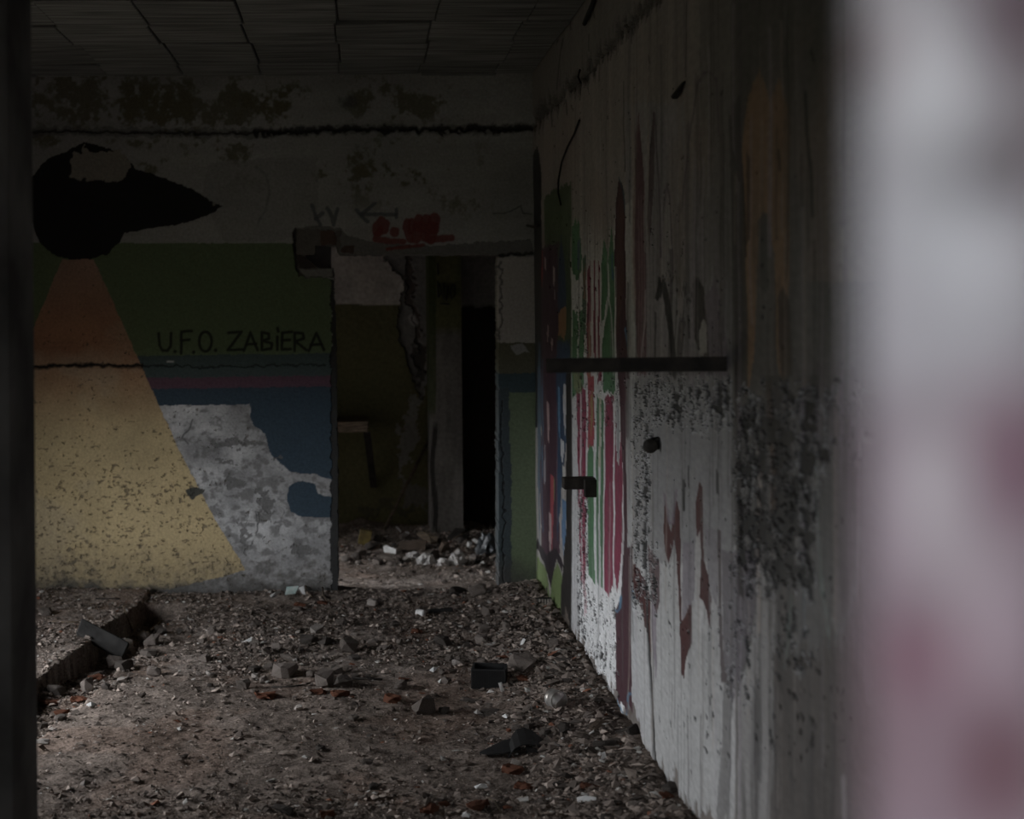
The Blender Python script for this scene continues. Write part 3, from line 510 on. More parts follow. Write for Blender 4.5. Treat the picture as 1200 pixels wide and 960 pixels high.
def wall_with_hole(name, x, y0, y1, hole, mat, th=.2, zc=ZC):
    """a wall in the plane x (thickness to -x) with one window opening"""
    bm = bmesh.new(); a, b, c_, d = hole
    for lo, hi in (((x - th, y0, 0), (x, a, zc)), ((x - th, b, 0), (x, y1, zc)), ((x - th, a, 0), (x, b, c_)), ((x - th, a, d), (x, b, zc))): bm_box(bm, lo, hi)
    return bm_obj(name, bm, mat, kind='structure')
wall_with_hole('wall_left', XL, YP, YB + .2, WIN, M['plaster'])
wall_with_hole('wall_near_left', XN, YF, YP + .25, WINN, M['plaster'])
wall_with_hole('wall_rear_left', XRL, YB + .2, YR, WINR, M['plaster'])
box_obj('wall_rear_right', (2.6, YB, 0), (2.8, YR + .2, ZC), M['plaster'], kind='structure')
box_obj('wall_front', (XN - .2, YF - .2, 0), (XR + .2, YF, ZC), M['plaster'], kind='structure')
bm = bmesh.new(); bm_box(bm, (XL, YB + .185, 0), (-.16, YB + .205, ZC)); bm_box(bm, (XR - .19, YB + .185, 0), (2.6, YB + .205, ZC)); bm_box(bm, (-.16, YB + .185, 2.10), (XR - .19, YB + .205, ZC))
bm_obj('wall_back_rear_face', bm, M['plaster'], kind='structure')
for i, (x, w) in enumerate(((XL, WIN), (XN, WINN), (XRL, WINR))):
    bm = bmesh.new(); t = .05
    for lo, hi in (((x - .13, w[0], w[2]), (x - .07, w[0] + t, w[3])), ((x - .13, w[1] - t, w[2]), (x - .07, w[1], w[3])), ((x - .13, w[0] + t, w[2]), (x - .07, w[1] - t, w[2] + t)), ((x - .13, w[0] + t, w[3] - t), (x - .07, w[1] - t, w[3]))): bm_box(bm, lo, hi)
    bm_obj('window_%d' % (i + 1), bm, M['wood'], kind='structure')
# partition end that closes the view on the left
def partition():
    bm = bmesh.new(); bm_box(bm, (XL - .2, YP, 0), (XP, YP + .25, ZC)); bm_obj('wall_partition', bm, M['damp'], kind='structure')
partition()
# pillar hard by the camera, thrown far out of focus
def near_pillar():
    x0 = .1286; ys = np.linspace(.262, .362, 40); zs = np.linspace(0, ZC, 600); Y, Z = np.meshgrid(ys, zs, indexing='ij'); n, m = Y.shape; Y = Y.ravel(); Z = Z.ravel()
    px, py = to_px(x0, Y, Z); c = Canvas(px, py, (.30, .28, .305))
    c.put(sstep(380, 560, py), (.27, .205, .245), .9)
    for (cx, cy, rx, ry, col, a) in ((1095, 100, 70, 95, (.64, .64, .68), 1), (1110, 290, 95, 90, (.64, .64, .69), .95), (1050, 20, 50, 60, (.6, .58, .62), .9), (1195, 20, 60, 75, (.06, .015, .03), 1), (1030, 60, 22, 40, (.2, .12, .12), .8), (1200, 195, 55, 40, (.04, .01, .02), 1), (1150, 205, 32, 30, (.12, .11, .11), .9), (1050, 390, 40, 70, (.5, .47, .52), .8), (1195, 120, 40, 50, (.25, .22, .24), .8), (1120, 400, 100, 40, (.46, .45, .49), .8),
                                     (1190, 540, 50, 80, (.15, .06, .095), .95), (1095, 570, 40, 70, (.60, .56, .60), .95), (1130, 660, 60, 40, (.52, .46, .5), .8), (1085, 770, 50, 50, (.20, .085, .12), .9), (1140, 745, 20, 50, (.50, .42, .47), .8), (1170, 900, 60, 80, (.09, .03, .038), .97), (1100, 900, 30, 80, (.30, .22, .26), .7), (1040, 880, 30, 100, (.22, .14, .16), .7)):
        c.blob(cx, cy, rx, ry, col, a)
    V = np.stack([np.full(len(Y), x0), Y, Z], 1); q = grid_quads(n, m); base = len(V)
    extra = [(x, y, z) for x in (x0, x0 + .26) for y in (.262, .362) for z in (0, ZC)]; V = np.concatenate([V, extra]); cc = np.concatenate([c.col, np.tile((.4, .37, .4), (8, 1))])
    q = np.concatenate([q, np.array([[0, 4, 5, 1], [2, 3, 7, 6], [4, 6, 7, 5]]) + base])
    link(bpy.data.objects.new('pillar_near', fast_mesh('pillar_near', V, q, M['gravel'], cc, False)), kind='structure', label='white and maroon painted pillar beside the camera')
near_pillar()

# ---- floor: dusty slab, trench on the left, debris bank along the right wall
def trench_d(x, y):      # signed position across the trench: 0 = right lip, negative to the left
    return x - (-0.975 - (8.09 - y) * 0.125)
def floor_z(x, y):
    x = np.asarray(x, float); y = np.asarray(y, float)
    z = (fbm(x * 2.3, y * 2.3, 3, 90) - .5) * .035
    z = z + .10 * sstep(.55, 0, XR - x) * (.75 + .5 * fbm(x * 3, y * 3, 3, 95)) * sstep(8.4, 8.1, y) * sstep(2.5, 4.0, y)
    z = z + .035 * sstep(8.0, 8.3, y) * sstep(8.75, 8.5, y)
    d = trench_d(x, y) + (fbm(y * 6, y * 0 + 3, 3, 97) - .5) * .03; inside = (d < 0) & (d > -.275) & (y < 8.12)
    fill = .155 - .09 * fbm(x * 7, y * 7, 3, 99) - .055 * sstep(7.2, 6.4, y)
    z = np.where(inside, z - fill, z)
    z = z + np.where((d <= -.275) & (y < 8.3), .035, 0)
    z = z + .10 * sstep(9.3, 10.3, y) * (.5 + fbm(x * 4, y * 4, 3, 101))
    return z
def build_floor():
    xs = np.concatenate([np.arange(XL, -1.95, .08), np.arange(-1.95, XR + .03, .0125), np.arange(XR + .1, 2.65, .12)]); ys = np.concatenate([np.arange(YF, 4.3, .1), np.arange(4.3, 8.62, .0125), np.arange(8.64, YR + .05, .025)])
    X, Y = np.meshgrid(xs, ys, indexing='ij'); n, m = X.shape; X = X.ravel(); Y = Y.ravel(); z = floor_z(X, Y)
    f1 = fbm(X * 40, Y * 40, 3, 7); f2 = fbm(X * 5, Y * 5, 4, 15); f3 = fbm(X * 14, Y * 14, 4, 25)
    z = z + (f1 - .5) * .012 + (f3 - .5) * .014
    px, py = to_px(X, np.maximum(Y, 1), z)
    c = np.tile(np.array((.205, .167, .142)), (len(X), 1)) * (.55 + .9 * f2)[:, None] * (.7 + .6 * f3)[:, None]
    pale = sstep(.5, .62, f2) * sstep(6.2, 6.7, Y); c = c * (1 - .4 * pale)[:, None] + np.array((.36, .315, .285)) * (.4 * pale)[:, None]  # pale gravel, with the lit far floor also brightened in the colour
    red = sstep(.55, .7, fbm(X * 3, Y * 3, 3, 31)); c = c * (1 - .3 * red)[:, None] + np.array((.20, .125, .09)) * (.3 * red)[:, None]
    c *= (.62 + .76 * fbm(X * 60, Y * 60, 2, 207))[:, None]
    link(bpy.data.objects.new('floor', fast_mesh('floor', np.stack([X, Y, z], 1), grid_quads(n, m), M['dust'], c, True)), kind='structure', label='dusty concrete floor with a shallow trench')
build_floor()
box_obj('ground', (-60, -60, -.75), (40, 60, -.45), M['earth'], kind='structure', label='earth around the ruined building')

# ---- ceiling: slab with loose wood-wool boards under it
ceil = box_obj('ceiling', (XL - .2, YF - .2, ZC + .05), (2.8, YR + .2, ZC + .2), M['plaster'], kind='structure', label='dark ceiling of nailed boards')
def ceiling_boards():
    seams = [3.45, 4.0, 4.55, 5.1, 5.66, 6.24, 6.79, 7.28, 7.91, 8.25, 8.33]; cols = [-2.6, -2.3, -1.88, -1.44, -1.0, -.55, -.1, .36, .80, 1.03]
    k = 0
    for i in range(len(seams) - 1):
        for j in range(len(cols) - 1):
            off = .0 if i % 2 == 0 else .015; g = random.uniform(.004, .012) if cols[j] < -.4 else random.uniform(.002, .007)
            x0, x1 = cols[j] + off + g * .5, cols[j + 1] + off - g * .5; y0, y1 = seams[i] + random.uniform(.006, .022), seams[i + 1] - random.uniform(.004, .016)
            x1 = min(x1, XR - .004)
            if x1 - x0 < .05: continue
            bm = bmesh.new(); bm_box(bm, (x0, y0, 0), (x1, y1, .035)); bmesh.ops.bevel(bm, geom=bm.edges[:], offset=.004, segments=1, affect='EDGES')
            ta, tb = random.uniform(-.012, .012), random.uniform(-.018, .018)
            for v in bm.verts: v.co.z += (v.co.x - x0) * ta + (v.co.y - y0) * tb
            o = bm_obj('ceiling_board', bm, M['board'], ceil); o.location.z = ZC - .005 + random.uniform(-.006, .008); k += 1
ceiling_boards()

# ================================================================== RUBBLE AND THINGS
def ground(px, py):
    z = 0.0
    for _ in range(8):
        p = on_floor(px, py, z); z = .5 * z + .5 * float(floor_z(p.x, p.y))
    p = on_floor(px, py, z); p.z = float(floor_z(p.x, p.y)); return p
def hull_bm(n, sx, sy, sz, seed):
    r = random.Random(seed); bm = bmesh.new()
    for _ in range(n):
        v = Vector((r.gauss(0, 1), r.gauss(0, 1), r.gauss(0, 1))).normalized() * r.uniform(.75, 1.0)
        v = Vector([math.copysign(abs(q) ** .7, q) for q in v]); bm.verts.new((v.x * sx, v.y * sy, v.z * sz))
    res = bmesh.ops.convex_hull(bm, input=bm.verts[:])
    loose = [v for v in bm.verts if not v.link_faces]; bmesh.ops.delete(bm, geom=loose, context='VERTS')
    bmesh.ops.recalc_face_normals(bm, faces=bm.faces); zmin = min(v.co.z for v in bm.verts)
    for v in bm.verts: v.co.z -= zmin
    return bm
def hull_mesh(name, *a):
    bm = hull_bm(*a); me = bpy.data.meshes.new(name); bm.to_mesh(me); bm.free(); return me
def crumbly_mesh(name, seed):       # a broken brick piece: hull cut into knobbly lumps
    r = random.Random(seed); bm = hull_bm(16, 1, .75, .6, seed); bmesh.ops.triangulate(bm, faces=bm.faces); bmesh.ops.subdivide_edges(bm, edges=bm.edges[:], cuts=1)
    for v in bm.verts: v.co = v.co * r.uniform(.80, 1.1) + Vector((r.uniform(-.16, .16), r.uniform(-.16, .16), r.uniform(-.14, .14)))
    zm = min(v.co.z for v in bm.verts)
    for v in bm.verts: v.co.z -= zm
    me = bpy.data.meshes.new(name); bm.to_mesh(me); bm.free(); return me
def pool(kind, mats, n, *a, s0=0):
    out = {}
    for mk in mats:
        out[mk] = []
        for i in range(n):
            me = crumbly_mesh(kind, s0 + i) if not a else hull_mesh(kind, *a, s0 + i); me.materials.append(M[mk]); out[mk].append(me)
    return out
ROCK = pool('stone', ('stone', 'stoned', 'stonep'), 9, 15, 1, .85, .7, s0=100)
SHARD = pool('shard', ('stone', 'stoned', 'stonep', 'white', 'card', 'wood'), 7, 11, 1, .75, .16, s0=200)
BRICK = pool('brick_piece', ('brick',), 7, s0=300)
def lay(name, me, p, size, rz, tilt=(0, 0), squash=1.0, sink=.12, **props):
    o = bpy.data.objects.new(name, me); h = size * squash
    o.location = (p.x, p.y, p.z - h * sink); o.rotation_euler = (tilt[0], tilt[1], rz); o.scale = (size, size, h)
    return link(o, **props)

# ---- stones one can point at: px, py of the base, width px, height factor, material, label
big = [
    (410, 766, 26, 1.1, 'stone', 'pyramid-shaped grey stone alone on the dusty floor'), (335, 795, 38, .85, 'stone', 'wide pale-faced stone behind two red brick pieces'), (381, 806, 30, 1.25, 'stone', 'split grey stone propped against a red brick piece'),
    (402, 808, 26, 1.2, 'stoned', 'dark stone beside the split grey stone'), (325, 765, 18, 1.2, 'stone', 'upright jagged stone near a thin dark rod'), (311, 768, 16, 1.0, 'stone', 'small blue-grey stone left of the upright jagged stone'),
    (497, 839, 34, 1.1, 'stone', 'large rough stone on bare dark floor'), (522, 838, 18, .8, 'stoned', 'dark lump leaning on the large rough stone'), (466, 808, 22, .9, 'stone', 'sloping stone behind an orange brick crumb'), (613, 788, 34, .95, 'stone', 'rounded brown-grey boulder behind the black crate'),
    (594, 741, 15, 1.7, 'stone', 'upright grey stone near the right wall bank'), (571, 722, 13, 1.9, 'stone', 'small wedge-shaped stone standing on end near the doorway'), (519, 759, 24, 1.1, 'stoned', 'square dark brick-like lump in mid floor'), (565, 755, 22, .8, 'stone', 'low stone in the chip-strewn middle floor'),
    (362, 757, 24, .8, 'stoned', 'flat-topped dark stone behind the pyramid stone'), (380, 757, 20, .8, 'stoned', 'dark stone touching the flat-topped dark stone'), (649, 697, 20, 1.0, 'stoned', 'dark stone in the corner by the green paint'), (538, 700, 24, .8, 'stoned', 'low dark rubble lump on the door sill'),
    (560, 700, 26, .9, 'stone', 'peaked stone on the door sill'), (606, 857, 14, 1.0, 'stone', 'stone below the black rubber scrap'), (605, 898, 15, 1.0, 'stonep', 'pale block below the black rubber scrap'), (640, 863, 18, .9, 'stone', 'slanted stone above the black rubber scrap'), (662, 860, 20, 1.1, 'stoned', 'dark jagged stone on the wall bank'),
    (127, 779, 13, 1.0, 'stonep', 'round white stone at the trench edge'), (145, 786, 26, .8, 'stoned', 'dark flat stone in the trench mouth'), (105, 812, 22, 1.3, 'stone', 'upright slab-like stone in the trench rubble'), (64, 815, 26, .9, 'stoned', 'blocky dark stone in the trench rubble'), (180, 793, 22, .9, 'stone', 'round-backed stone on the trench lip'), (52, 722, 20, .9, 'stone', 'stone on the slab left of the trench'),
    (203, 716, 26, .7, 'stoned', 'long stone at the trench end below the mural'), (150, 768, 18, .7, 'stone', 'stone under the tilted concrete slab'), (265, 786, 14, .8, 'stone', 'stone on the pale gravel patch'), (298, 790, 18, .8, 'stoned', 'dark low stone on the pale gravel patch'), (340, 775, 30, .5, 'stone', 'flat grey slab stone on pale gravel'),
    (652, 760, 22, .9, 'stone', 'stone at the foot of the flaking white paint'), (710, 877, 30, .6, 'stoned', 'dark long slab on the wall bank'), (740, 862, 40, .5, 'stoned', 'dark slab wedged at the wall base'), (600, 880, 14, .8, 'stone', 'stone beside the black rubber scrap'), (622, 856, 16, 1.0, 'stoned', 'knobbly dark stone by the black rubber scrap'), (790, 930, 30, .7, 'stoned', 'dark lump at the base of the wall render'),
    (345, 820, 9, .9, 'stone', 'small stone on the bare dark floor'), (350, 833, 14, .7, 'stonep', 'small pale stone on the bare dark floor'), (250, 812, 12, .7, 'stone', 'pebble on the trench side of the dark floor'), (415, 845, 15, .7, 'stone', 'pebble pair half buried in dark floor dust'), (377, 880, 16, .7, 'stoned', 'dark clod on the bare floor'), (430, 897, 16, .6, 'stone', 'low clod on the bare floor'),
    (438, 926, 14, 1.0, 'stoned', 'dark clod standing on the white-streaked floor'), (335, 955, 40, .5, 'stoned', 'long dark clod at the white-streaked floor'),
]
for k, (px, py, w, hf, mk, lab) in enumerate(big):
    p = ground(px, py); s = w * p.y / F / 1.95; me = ROCK[mk][k % 9] if hf > .55 else SHARD[mk][k % 7]
    p.y += s * .5; p.z = float(floor_z(p.x, p.y))
    lay('stone', me, p, s, random.uniform(0, 6.28), (random.uniform(-.15, .15), random.uniform(-.15, .15)), hf if hf > .55 else 2.2, .10, label=lab, category='stone')
bricks = [
    (312, 818, 38, .55, 'long red brick piece on the dark floor'), (372, 813, 26, .5, 'red brick piece before the split grey stone'), (397, 816, 30, .6, 'red brick piece with pale edge before the dark stone'), (459, 823, 34, .55, 'orange brick crumb with a comb-like broken edge'), (487, 742, 20, .6, 'orange brick crumb near the short white pipe'), (473, 797, 18, .5, 'orange crumb beside the sloping stone'),
    (613, 798, 22, .7, 'red brick piece beside the black crate'), (384, 958, 26, 1.0, 'red brick lump near a long dark clod'), (505, 953, 36, .7, 'red brick lump among clods'), (560, 948, 40, .6, 'burnt red brick lump by a dead stem'), (600, 906, 40, .45, 'dark red tile piece below the pale block'), (612, 924, 36, .45, 'crumbled red brick below the dark red tile'),
    (690, 924, 30, .6, 'rust-coloured brick piece on the wall bank'), (780, 936, 24, .8, 'orange brick piece at the wall base'), (60, 826, 40, .45, 'flat red brick piece in the trench'), (112, 797, 26, .6, 'orange brick piece on the trench lip'), (72, 838, 26, .6, 'orange brick piece low in the trench'), (58, 796, 18, .9, 'small orange brick crumb in the trench'),
    (90, 822, 30, .5, 'dark red brick piece beside the flat red one'), (352, 710, 22, .5, 'red crumb beside the teal wrapper'), (378, 708, 18, .5, 'red crumb below the curved plastic strip'), (412, 818, 10, .7, 'tiny orange crumb by the pale-edged brick'), (520, 945, 18, .8, 'orange brick crumb under a dead stem')]
for k, (px, py, w, hf, lab) in enumerate(bricks):
    p = ground(px, py); s = w * p.y / F / 2.3
    lay('brick_piece', BRICK['brick'][k % 7], p, s, random.uniform(-.6, .6), (0, 0), hf, .15, label=lab, category='brick', group='broken brick pieces on the floor')

# ---- countable rubble in look-alike groups
taken = [(ground(b[0], b[1]), b[2]) for b in big + bricks] + [(ground(x, y), w) for x, y, w in ((575, 803, 46), (651, 826, 30), (600, 882, 60), (630, 880, 50), (493, 721, 20), (516, 718, 24), (536, 661, 26), (500, 660, 28), (572, 647, 34), (520, 662, 18), (486, 647, 30), (426, 637, 22), (508, 655, 24), (555, 655, 14), (448, 646, 24), (457, 647, 20), (520, 644, 20), (440, 643, 18), (549, 640, 12), (639, 709, 22), (580, 948, 20), (690, 940, 26), (640, 880, 30))]
MARKS = [((575, 807), 'the black crate'), ((651, 829), 'the tin can'), ((600, 884), 'the rubber scrap'), ((493, 722), 'the short white pipe'), ((410, 766), 'the pyramid-shaped stone'), ((381, 806), 'the split grey stone'), ((497, 839), 'the large rough stone'), ((139, 770), 'the tilted slab'), ((345, 698), 'the teal wrapper'), ((639, 708), 'the ribbed block'), ((690, 924), 'the rust-coloured brick'), ((62, 818), 'the flat red brick'), ((288, 752), 'the triangular white shard'), ((780, 936), 'the orange brick at the wall'), ((384, 958), 'the red brick lump'), ((536, 662), 'the white bag'), ((426, 638), 'the yellow box'), ((456, 646), 'the curved white strip'), ((572, 648), 'the grey bag'), ((203, 716), 'the trench end'), ((560, 948), 'the burnt brick lump'), ((705, 890), 'the feather-like flake')]
MARKS = [(ground(*a), b) for a, b in MARKS]; TONE = {'stone': 'grey-brown', 'stoned': 'dark', 'stonep': 'pale', 'card': 'brown', 'white': 'white', 'wood': 'wooden'}
def scatter(n, sampler, name, mats, pools, smin, smax, label, group, squash=(.6, 1.1), cat='rubble'):
    k = 0; tries = 0
    while k < n and tries < n * 30:
        tries += 1; px, py = sampler(); p = ground(px, py)
        if p.x > XR - .05 or p.y > YR - .15 or (YB - .06 < p.y < YB + .27 and not -.06 < p.x < .75): continue
        s = smin + (smax - smin) * random.random() ** 2.2
        if any((p - q[0]).length < s + q[1] * q[0].y / F * .6 for q in taken): continue
        taken.append((p, s * 1.3 * F / p.y)); mk = random.choice(mats); pl = random.choice(pools)[mk]
        lay(name, random.choice(pl), p, s, random.uniform(0, 6.28), (random.uniform(-.25, .25), random.uniform(-.25, .25)), random.uniform(*squash), .12, label='%s %s %s %s' % ('larger' if s > smin + .35 * (smax - smin) else 'small', TONE[mk], label, min(MARKS, key=lambda q: (q[0] - p).length)[1]), category=cat, group=group); k += 1
U = random.uniform
scatter(62, lambda: (U(225, 600), 702 + 118 * random.betavariate(2, 2)), 'rubble_stone', ('stone', 'stone', 'stoned', 'stonep'), (ROCK,), .016, .045, 'rubble stone on the open floor near', 'rubble stones before the mural wall')
def trench_pt():
    y = U(5.75, 8.05); x = -0.975 - (8.09 - y) * .125 - U(.03, .25); return to_px(x, y, float(floor_z(x, y)))
scatter(40, trench_pt, 'trench_stone', ('stone', 'stoned', 'stone', 'stonep'), (ROCK, SHARD), .025, .062, 'broken stone in the trench near', 'broken stones in the trench')
def bank_pt():
    y = U(4.5, 8.0); x = XR - .06 - .50 * random.random() ** 1.3; return to_px(x, y, float(floor_z(x, y)))
SH2 = {k: SHARD[k] for k in SHARD}
def scatter_shards(n, sampler, mats, smin, smax, label, group): scatter(n, sampler, 'plaster_shard', mats, (SH2,), smin, smax, label, group, (.8, 1.7), 'shard')
scatter_shards(95, bank_pt, ('stone', 'stoned', 'stoned', 'card', 'stone'), .028, .070, 'plaster shard on the wall bank near', 'fallen plaster shards along the right wall')
scatter_shards(26, lambda: (U(60, 560), U(860, 955)), ('stone', 'stoned', 'stonep'), .010, .026, 'flat chip on bare floor near', 'chips on the dark floor')
scatter(34, lambda: (U(402, 578), 628 + 40 * random.random() ** .8), 'rear_stone', ('stone', 'stonep', 'stoned', 'stone'), (ROCK, SHARD), .022, .06, 'rubble lump behind the doorway near', 'rubble pile behind the doorway')
scatter_shards(24, lambda: (U(45, 160), U(702, 765)), ('stone', 'stoned', 'stonep'), .012, .035, 'flake on the slab beside the trench near', 'flakes left of the trench')

# ---- gravel nobody could count
def gravel():
    N = 95000; r = RNG
    x = r.uniform(-1.9, XR - .02, N); y = 4.35 + 4.0 * r.random(N) ** .9
    nr = int(N * .12); x[:nr] = r.uniform(-.15, 1.2, nr); y[:nr] = r.uniform(8.6, 10.3, nr)
    d = fbm(x * 2.2, y * 2.2, 4, 51); patch = fbm(x * 6, y * 6, 3, 58); bank = sstep(.6, .2, XR - x); mid = sstep(6.0, 6.7, y); nearp = sstep(5.15, 4.9, y) * .5
    dens = .15 + .75 * mid * sstep(.36, .6, d * .6 + patch * .4) + .6 * bank + nearp + .9 * (trench_d(x, y) < 0) * (trench_d(x, y) > -.3)
    dens = np.where(y > 8.6, .25 + .9 * sstep(9.2, 9.6, y), dens); ok = r.random(N) < dens; x = x[ok]; y = y[ok]; N = len(x)
    s = np.clip(np.exp(r.normal(math.log(.0042), .68, N)), .003, .020) * (1 + .5 * sstep(.6, .2, XR - x)); z = floor_z(x, y)
    base = np.array([(1, 0, 0), (-1, 0, 0), (0, 1, 0), (0, -1, 0), (0, 0, 1), (0, 0, -1)], float); tri = np.array([(0, 2, 4), (2, 1, 4), (1, 3, 4), (3, 0, 4), (2, 0, 5), (1, 2, 5), (3, 1, 5), (0, 3, 5)])
    V = base[None] * r.uniform(.6, 1.3, (N, 6, 1)) + r.normal(0, .22, (N, 6, 3)); V[:, :, 2] *= r.uniform(.15, .6, N)[:, None]
    a = r.uniform(0, 6.28, N); ca, sa = np.cos(a)[:, None], np.sin(a)[:, None]; tx = r.normal(0, .3, N)[:, None]
    vx, vy, vz = V[:, :, 0], V[:, :, 1], V[:, :, 2] + V[:, :, 0] * tx
    P = np.stack([(vx * ca - vy * sa) * s[:, None] + x[:, None], (vx * sa + vy * ca) * s[:, None] + y[:, None], vz * s[:, None] + (z + s * .25 + .004)[:, None]], 2).reshape(-1, 3)
    T = (tri[None] + (np.arange(N) * 6)[:, None, None]).reshape(-1, 3)
    g = .09 + .30 * r.random(N) ** 1.5; c = np.stack([g * 1.16, g * .96, g * .83], 1); k = r.random(N)
    c[k < .035] = (.5, .48, .45); c[(k > .035) & (k < .05)] = (.22, .10, .065); c[k > .8] *= .5
    link(bpy.data.objects.new('gravel', fast_mesh('gravel', P, T, M['gravel'], np.repeat(c, 6, 0))), bpy.data.objects['floor'], kind='stuff', label='loose gravel and plaster crumbs over the floor')
gravel()

# ---- tilted slab in the trench
def quad_slab(name, corners, th, mat, **props):
    """a slab whose visible face has these four corners, th thick away from the camera"""
    c = [Vector(v) for v in corners]; nrm = (c[1] - c[0]).cross(c[3] - c[0]).normalized()
    if nrm.y < 0: nrm = -nrm
    bm = bmesh.new(); A = [bm.verts.new(v) for v in c]; B = [bm.verts.new(v + nrm * th) for v in c]
    bm.faces.new(A); bm.faces.new(B[::-1])
    for i in range(4): bm.faces.new((A[i], A[(i + 1) % 4], B[(i + 1) % 4], B[i]))
    bmesh.ops.bevel(bm, geom=bm.edges[:], offset=min(th * .15, .006), segments=1, affect='EDGES')
    return bm_obj(name, bm, mat, **props)
quad_slab('concrete_slab', [at(96, 724, 7.22), at(152, 753, 7.20), at(143, 772, 7.16), at(89, 742, 7.18)], .05, M['slab'], label='concrete slab, coloured dark for its unlit face, tilted over the trench edge', category='slab')

# ---- plastic crate
def crate():
    p = ground(575, 807); s = p.y / F; W, D, H = 38 * s, 30 * s, 22 * s
    t = link(bpy.data.objects.new('plastic_crate', None), label='small black ribbed plastic crate standing on the rubble', category='crate'); t.location = (p.x, p.y + D * .5, p.z - .004); t.rotation_euler = (0, 0, math.radians(-10)); t.empty_display_size = .05
    def side(lx, n, M4):
        bm = bmesh.new(); bm_box(bm, (-lx / 2, -.0012, .0), (lx / 2, .0012, H * .14)); bm_box(bm, (-lx / 2, -.0012, H * .80), (lx / 2, .0012, H))
        bm_box(bm, (-lx / 2, .0004, H * .1), (lx / 2, .0012, H * .85))
        for k in range(n + 1):
            x = -lx / 2 + lx * k / n; bm_box(bm, (x - .0016, -.0050, 0), (x + .0016, .0016, H))
        bmesh.ops.transform(bm, matrix=M4, verts=bm.verts[:]); return bm
    for sx, sy, rz, L, n in ((0, -D / 2, 0, W, 18), (0, D / 2, math.pi, W, 18), (-W / 2, 0, -math.pi / 2, D, 13), (W / 2, 0, math.pi / 2, D, 13)):
        bm_obj('side_panel', side(L, n, Matrix.Translation((sx, sy, 0)) @ Matrix.Rotation(rz, 4, 'Z')), M['black'], t)
    bm = bmesh.new(); bm_box(bm, (-W / 2, -D / 2, 0), (W / 2, D / 2, .003)); bm_obj('base', bm, M['black'], t)
    bm = bmesh.new(); e = .004
    bm_box(bm, (-W / 2 - e, -D / 2 - e, H), (W / 2 + e, -D / 2 + e, H + .005)); bm_box(bm, (-W / 2 - e, D / 2 - e, H), (W / 2 + e, D / 2 + e, H + .005)); bm_box(bm, (-W / 2 - e, -D / 2 + e, H), (-W / 2 + e, D / 2 - e, H + .005)); bm_box(bm, (W / 2 - e, -D / 2 + e, H), (W / 2 + e, D / 2 - e, H + .005)); bm_obj('rim', bm, M['black'], t)
crate()
# ---- cans and pipes
def can(name, px, py, r, L, ax, label, matb, mate, cat):
    p = ground(px, py); t = link(bpy.data.objects.new(name, None), label=label, category=cat); t.empty_display_size = .03; t.location = (p.x, p.y, p.z + r * .92)
    a = Vector(ax).normalized(); bm = bmesh.new(); h = L / 2; prof = [(-h, r * .93), (-h + .004, r), (-h * .4, r), (-h * .35, r * .965), (0, r * .965), (.05 * L, r), (h - .004, r), (h, r * 1.03), (h, r * .93), (h - .012, r * .92)]
    bm_tube(bm, [a * q[0] for q in prof[:-2]], [q[1] for q in prof[:-2]], 24, False); bm_obj('body', bm, matb, t, True)
    bm = bmesh.new(); bm_tube(bm, [a * h, a * (h + .001), a * (h - .012)], [r * 1.03, r * .93, r * .92], 24, False); bm_obj('rim', bm, matb, t, True)
    bm = bmesh.new(); bm_tube(bm, [a * (h - .013), a * (h - .011)], r * .94, 24); bm_obj('end_disc', bm, mate, t)
    bm = bmesh.new(); bm_tube(bm, [a * (-h), a * (-h + .002)], r * .94, 24); bm_obj('bottom_disc', bm, matb, t)
can('tin_can', 651, 829, .037, .062, (.36, -.93, .05), 'dented tin can on its side at the wall bank', M['tin'], M['tinlid'], 'can')
can('pipe_stub', 493, 722, .0185, .05, (.72, -.69, .03), 'short white pipe stub with black disc for its dark opening', M['white'], M['rubber'], 'pipe')  # black disc stands in for the shaded hollow of the open end
def slat(name, px0, py0, px1, py1, w, th, mat, label, cat, lift=.0):
    a = ground(px0, py0); b = ground(px1, py1); d = b - a; L = d.length; m = (a + b) / 2; ang = math.atan2(d.y, d.x)
    bm = bmesh.new(); bm_box(bm, (-L / 2, -w / 2, 0), (L / 2, w / 2, th)); bmesh.ops.bevel(bm, geom=bm.edges[:], offset=min(w, th) * .15, segments=1, affect='EDGES')
    for v in bm.verts: v.co.z += (v.co.x / L) ** 2 * .004
    o = bm_obj(name, bm, mat, label=label, category=cat); o.location = (m.x, m.y, max(a.z, b.z, m.z) * .5 + m.z * .5 + lift); o.rotation_euler = (0, math.atan2(-(b.z - a.z), L), ang); return o
slat('black_lath', 502, 719, 530, 717, .03, .02, M['rubber'], 'black lath lying beside the short white pipe', 'lath')
def rod(name, pts, r, mat, label, cat):
    bm = bmesh.new(); bm_tube(bm, pts, r, 6); return bm_obj(name, bm, mat, True and None, True, label=label, category=cat)
def rod_floor(name, pix, r, mat, label, cat, lift=.006):
    pts = []
    for q in pix:
        g = ground(q[0], q[1]); pts.append(g + Vector((0, 0, lift + (q[2] if len(q) > 2 else 0))))
    return rod(name, pts, r, mat, label, cat)
rod_floor('thin_rod', [(300, 744), (330, 745), (385, 747)], .004, M['woodd'], 'thin dark rod lying behind the flat-topped stones', 'rod'); rod_floor('thin_rod', [(318, 807), (345, 806), (364, 802)], .004, M['woodd'], 'thin dark rod pointing at the split grey stone', 'rod'); rod_floor('thin_rod', [(412, 796), (430, 797), (448, 798)], .006, M['woodd'], 'dark twig between the dark stone and orange crumb', 'twig')
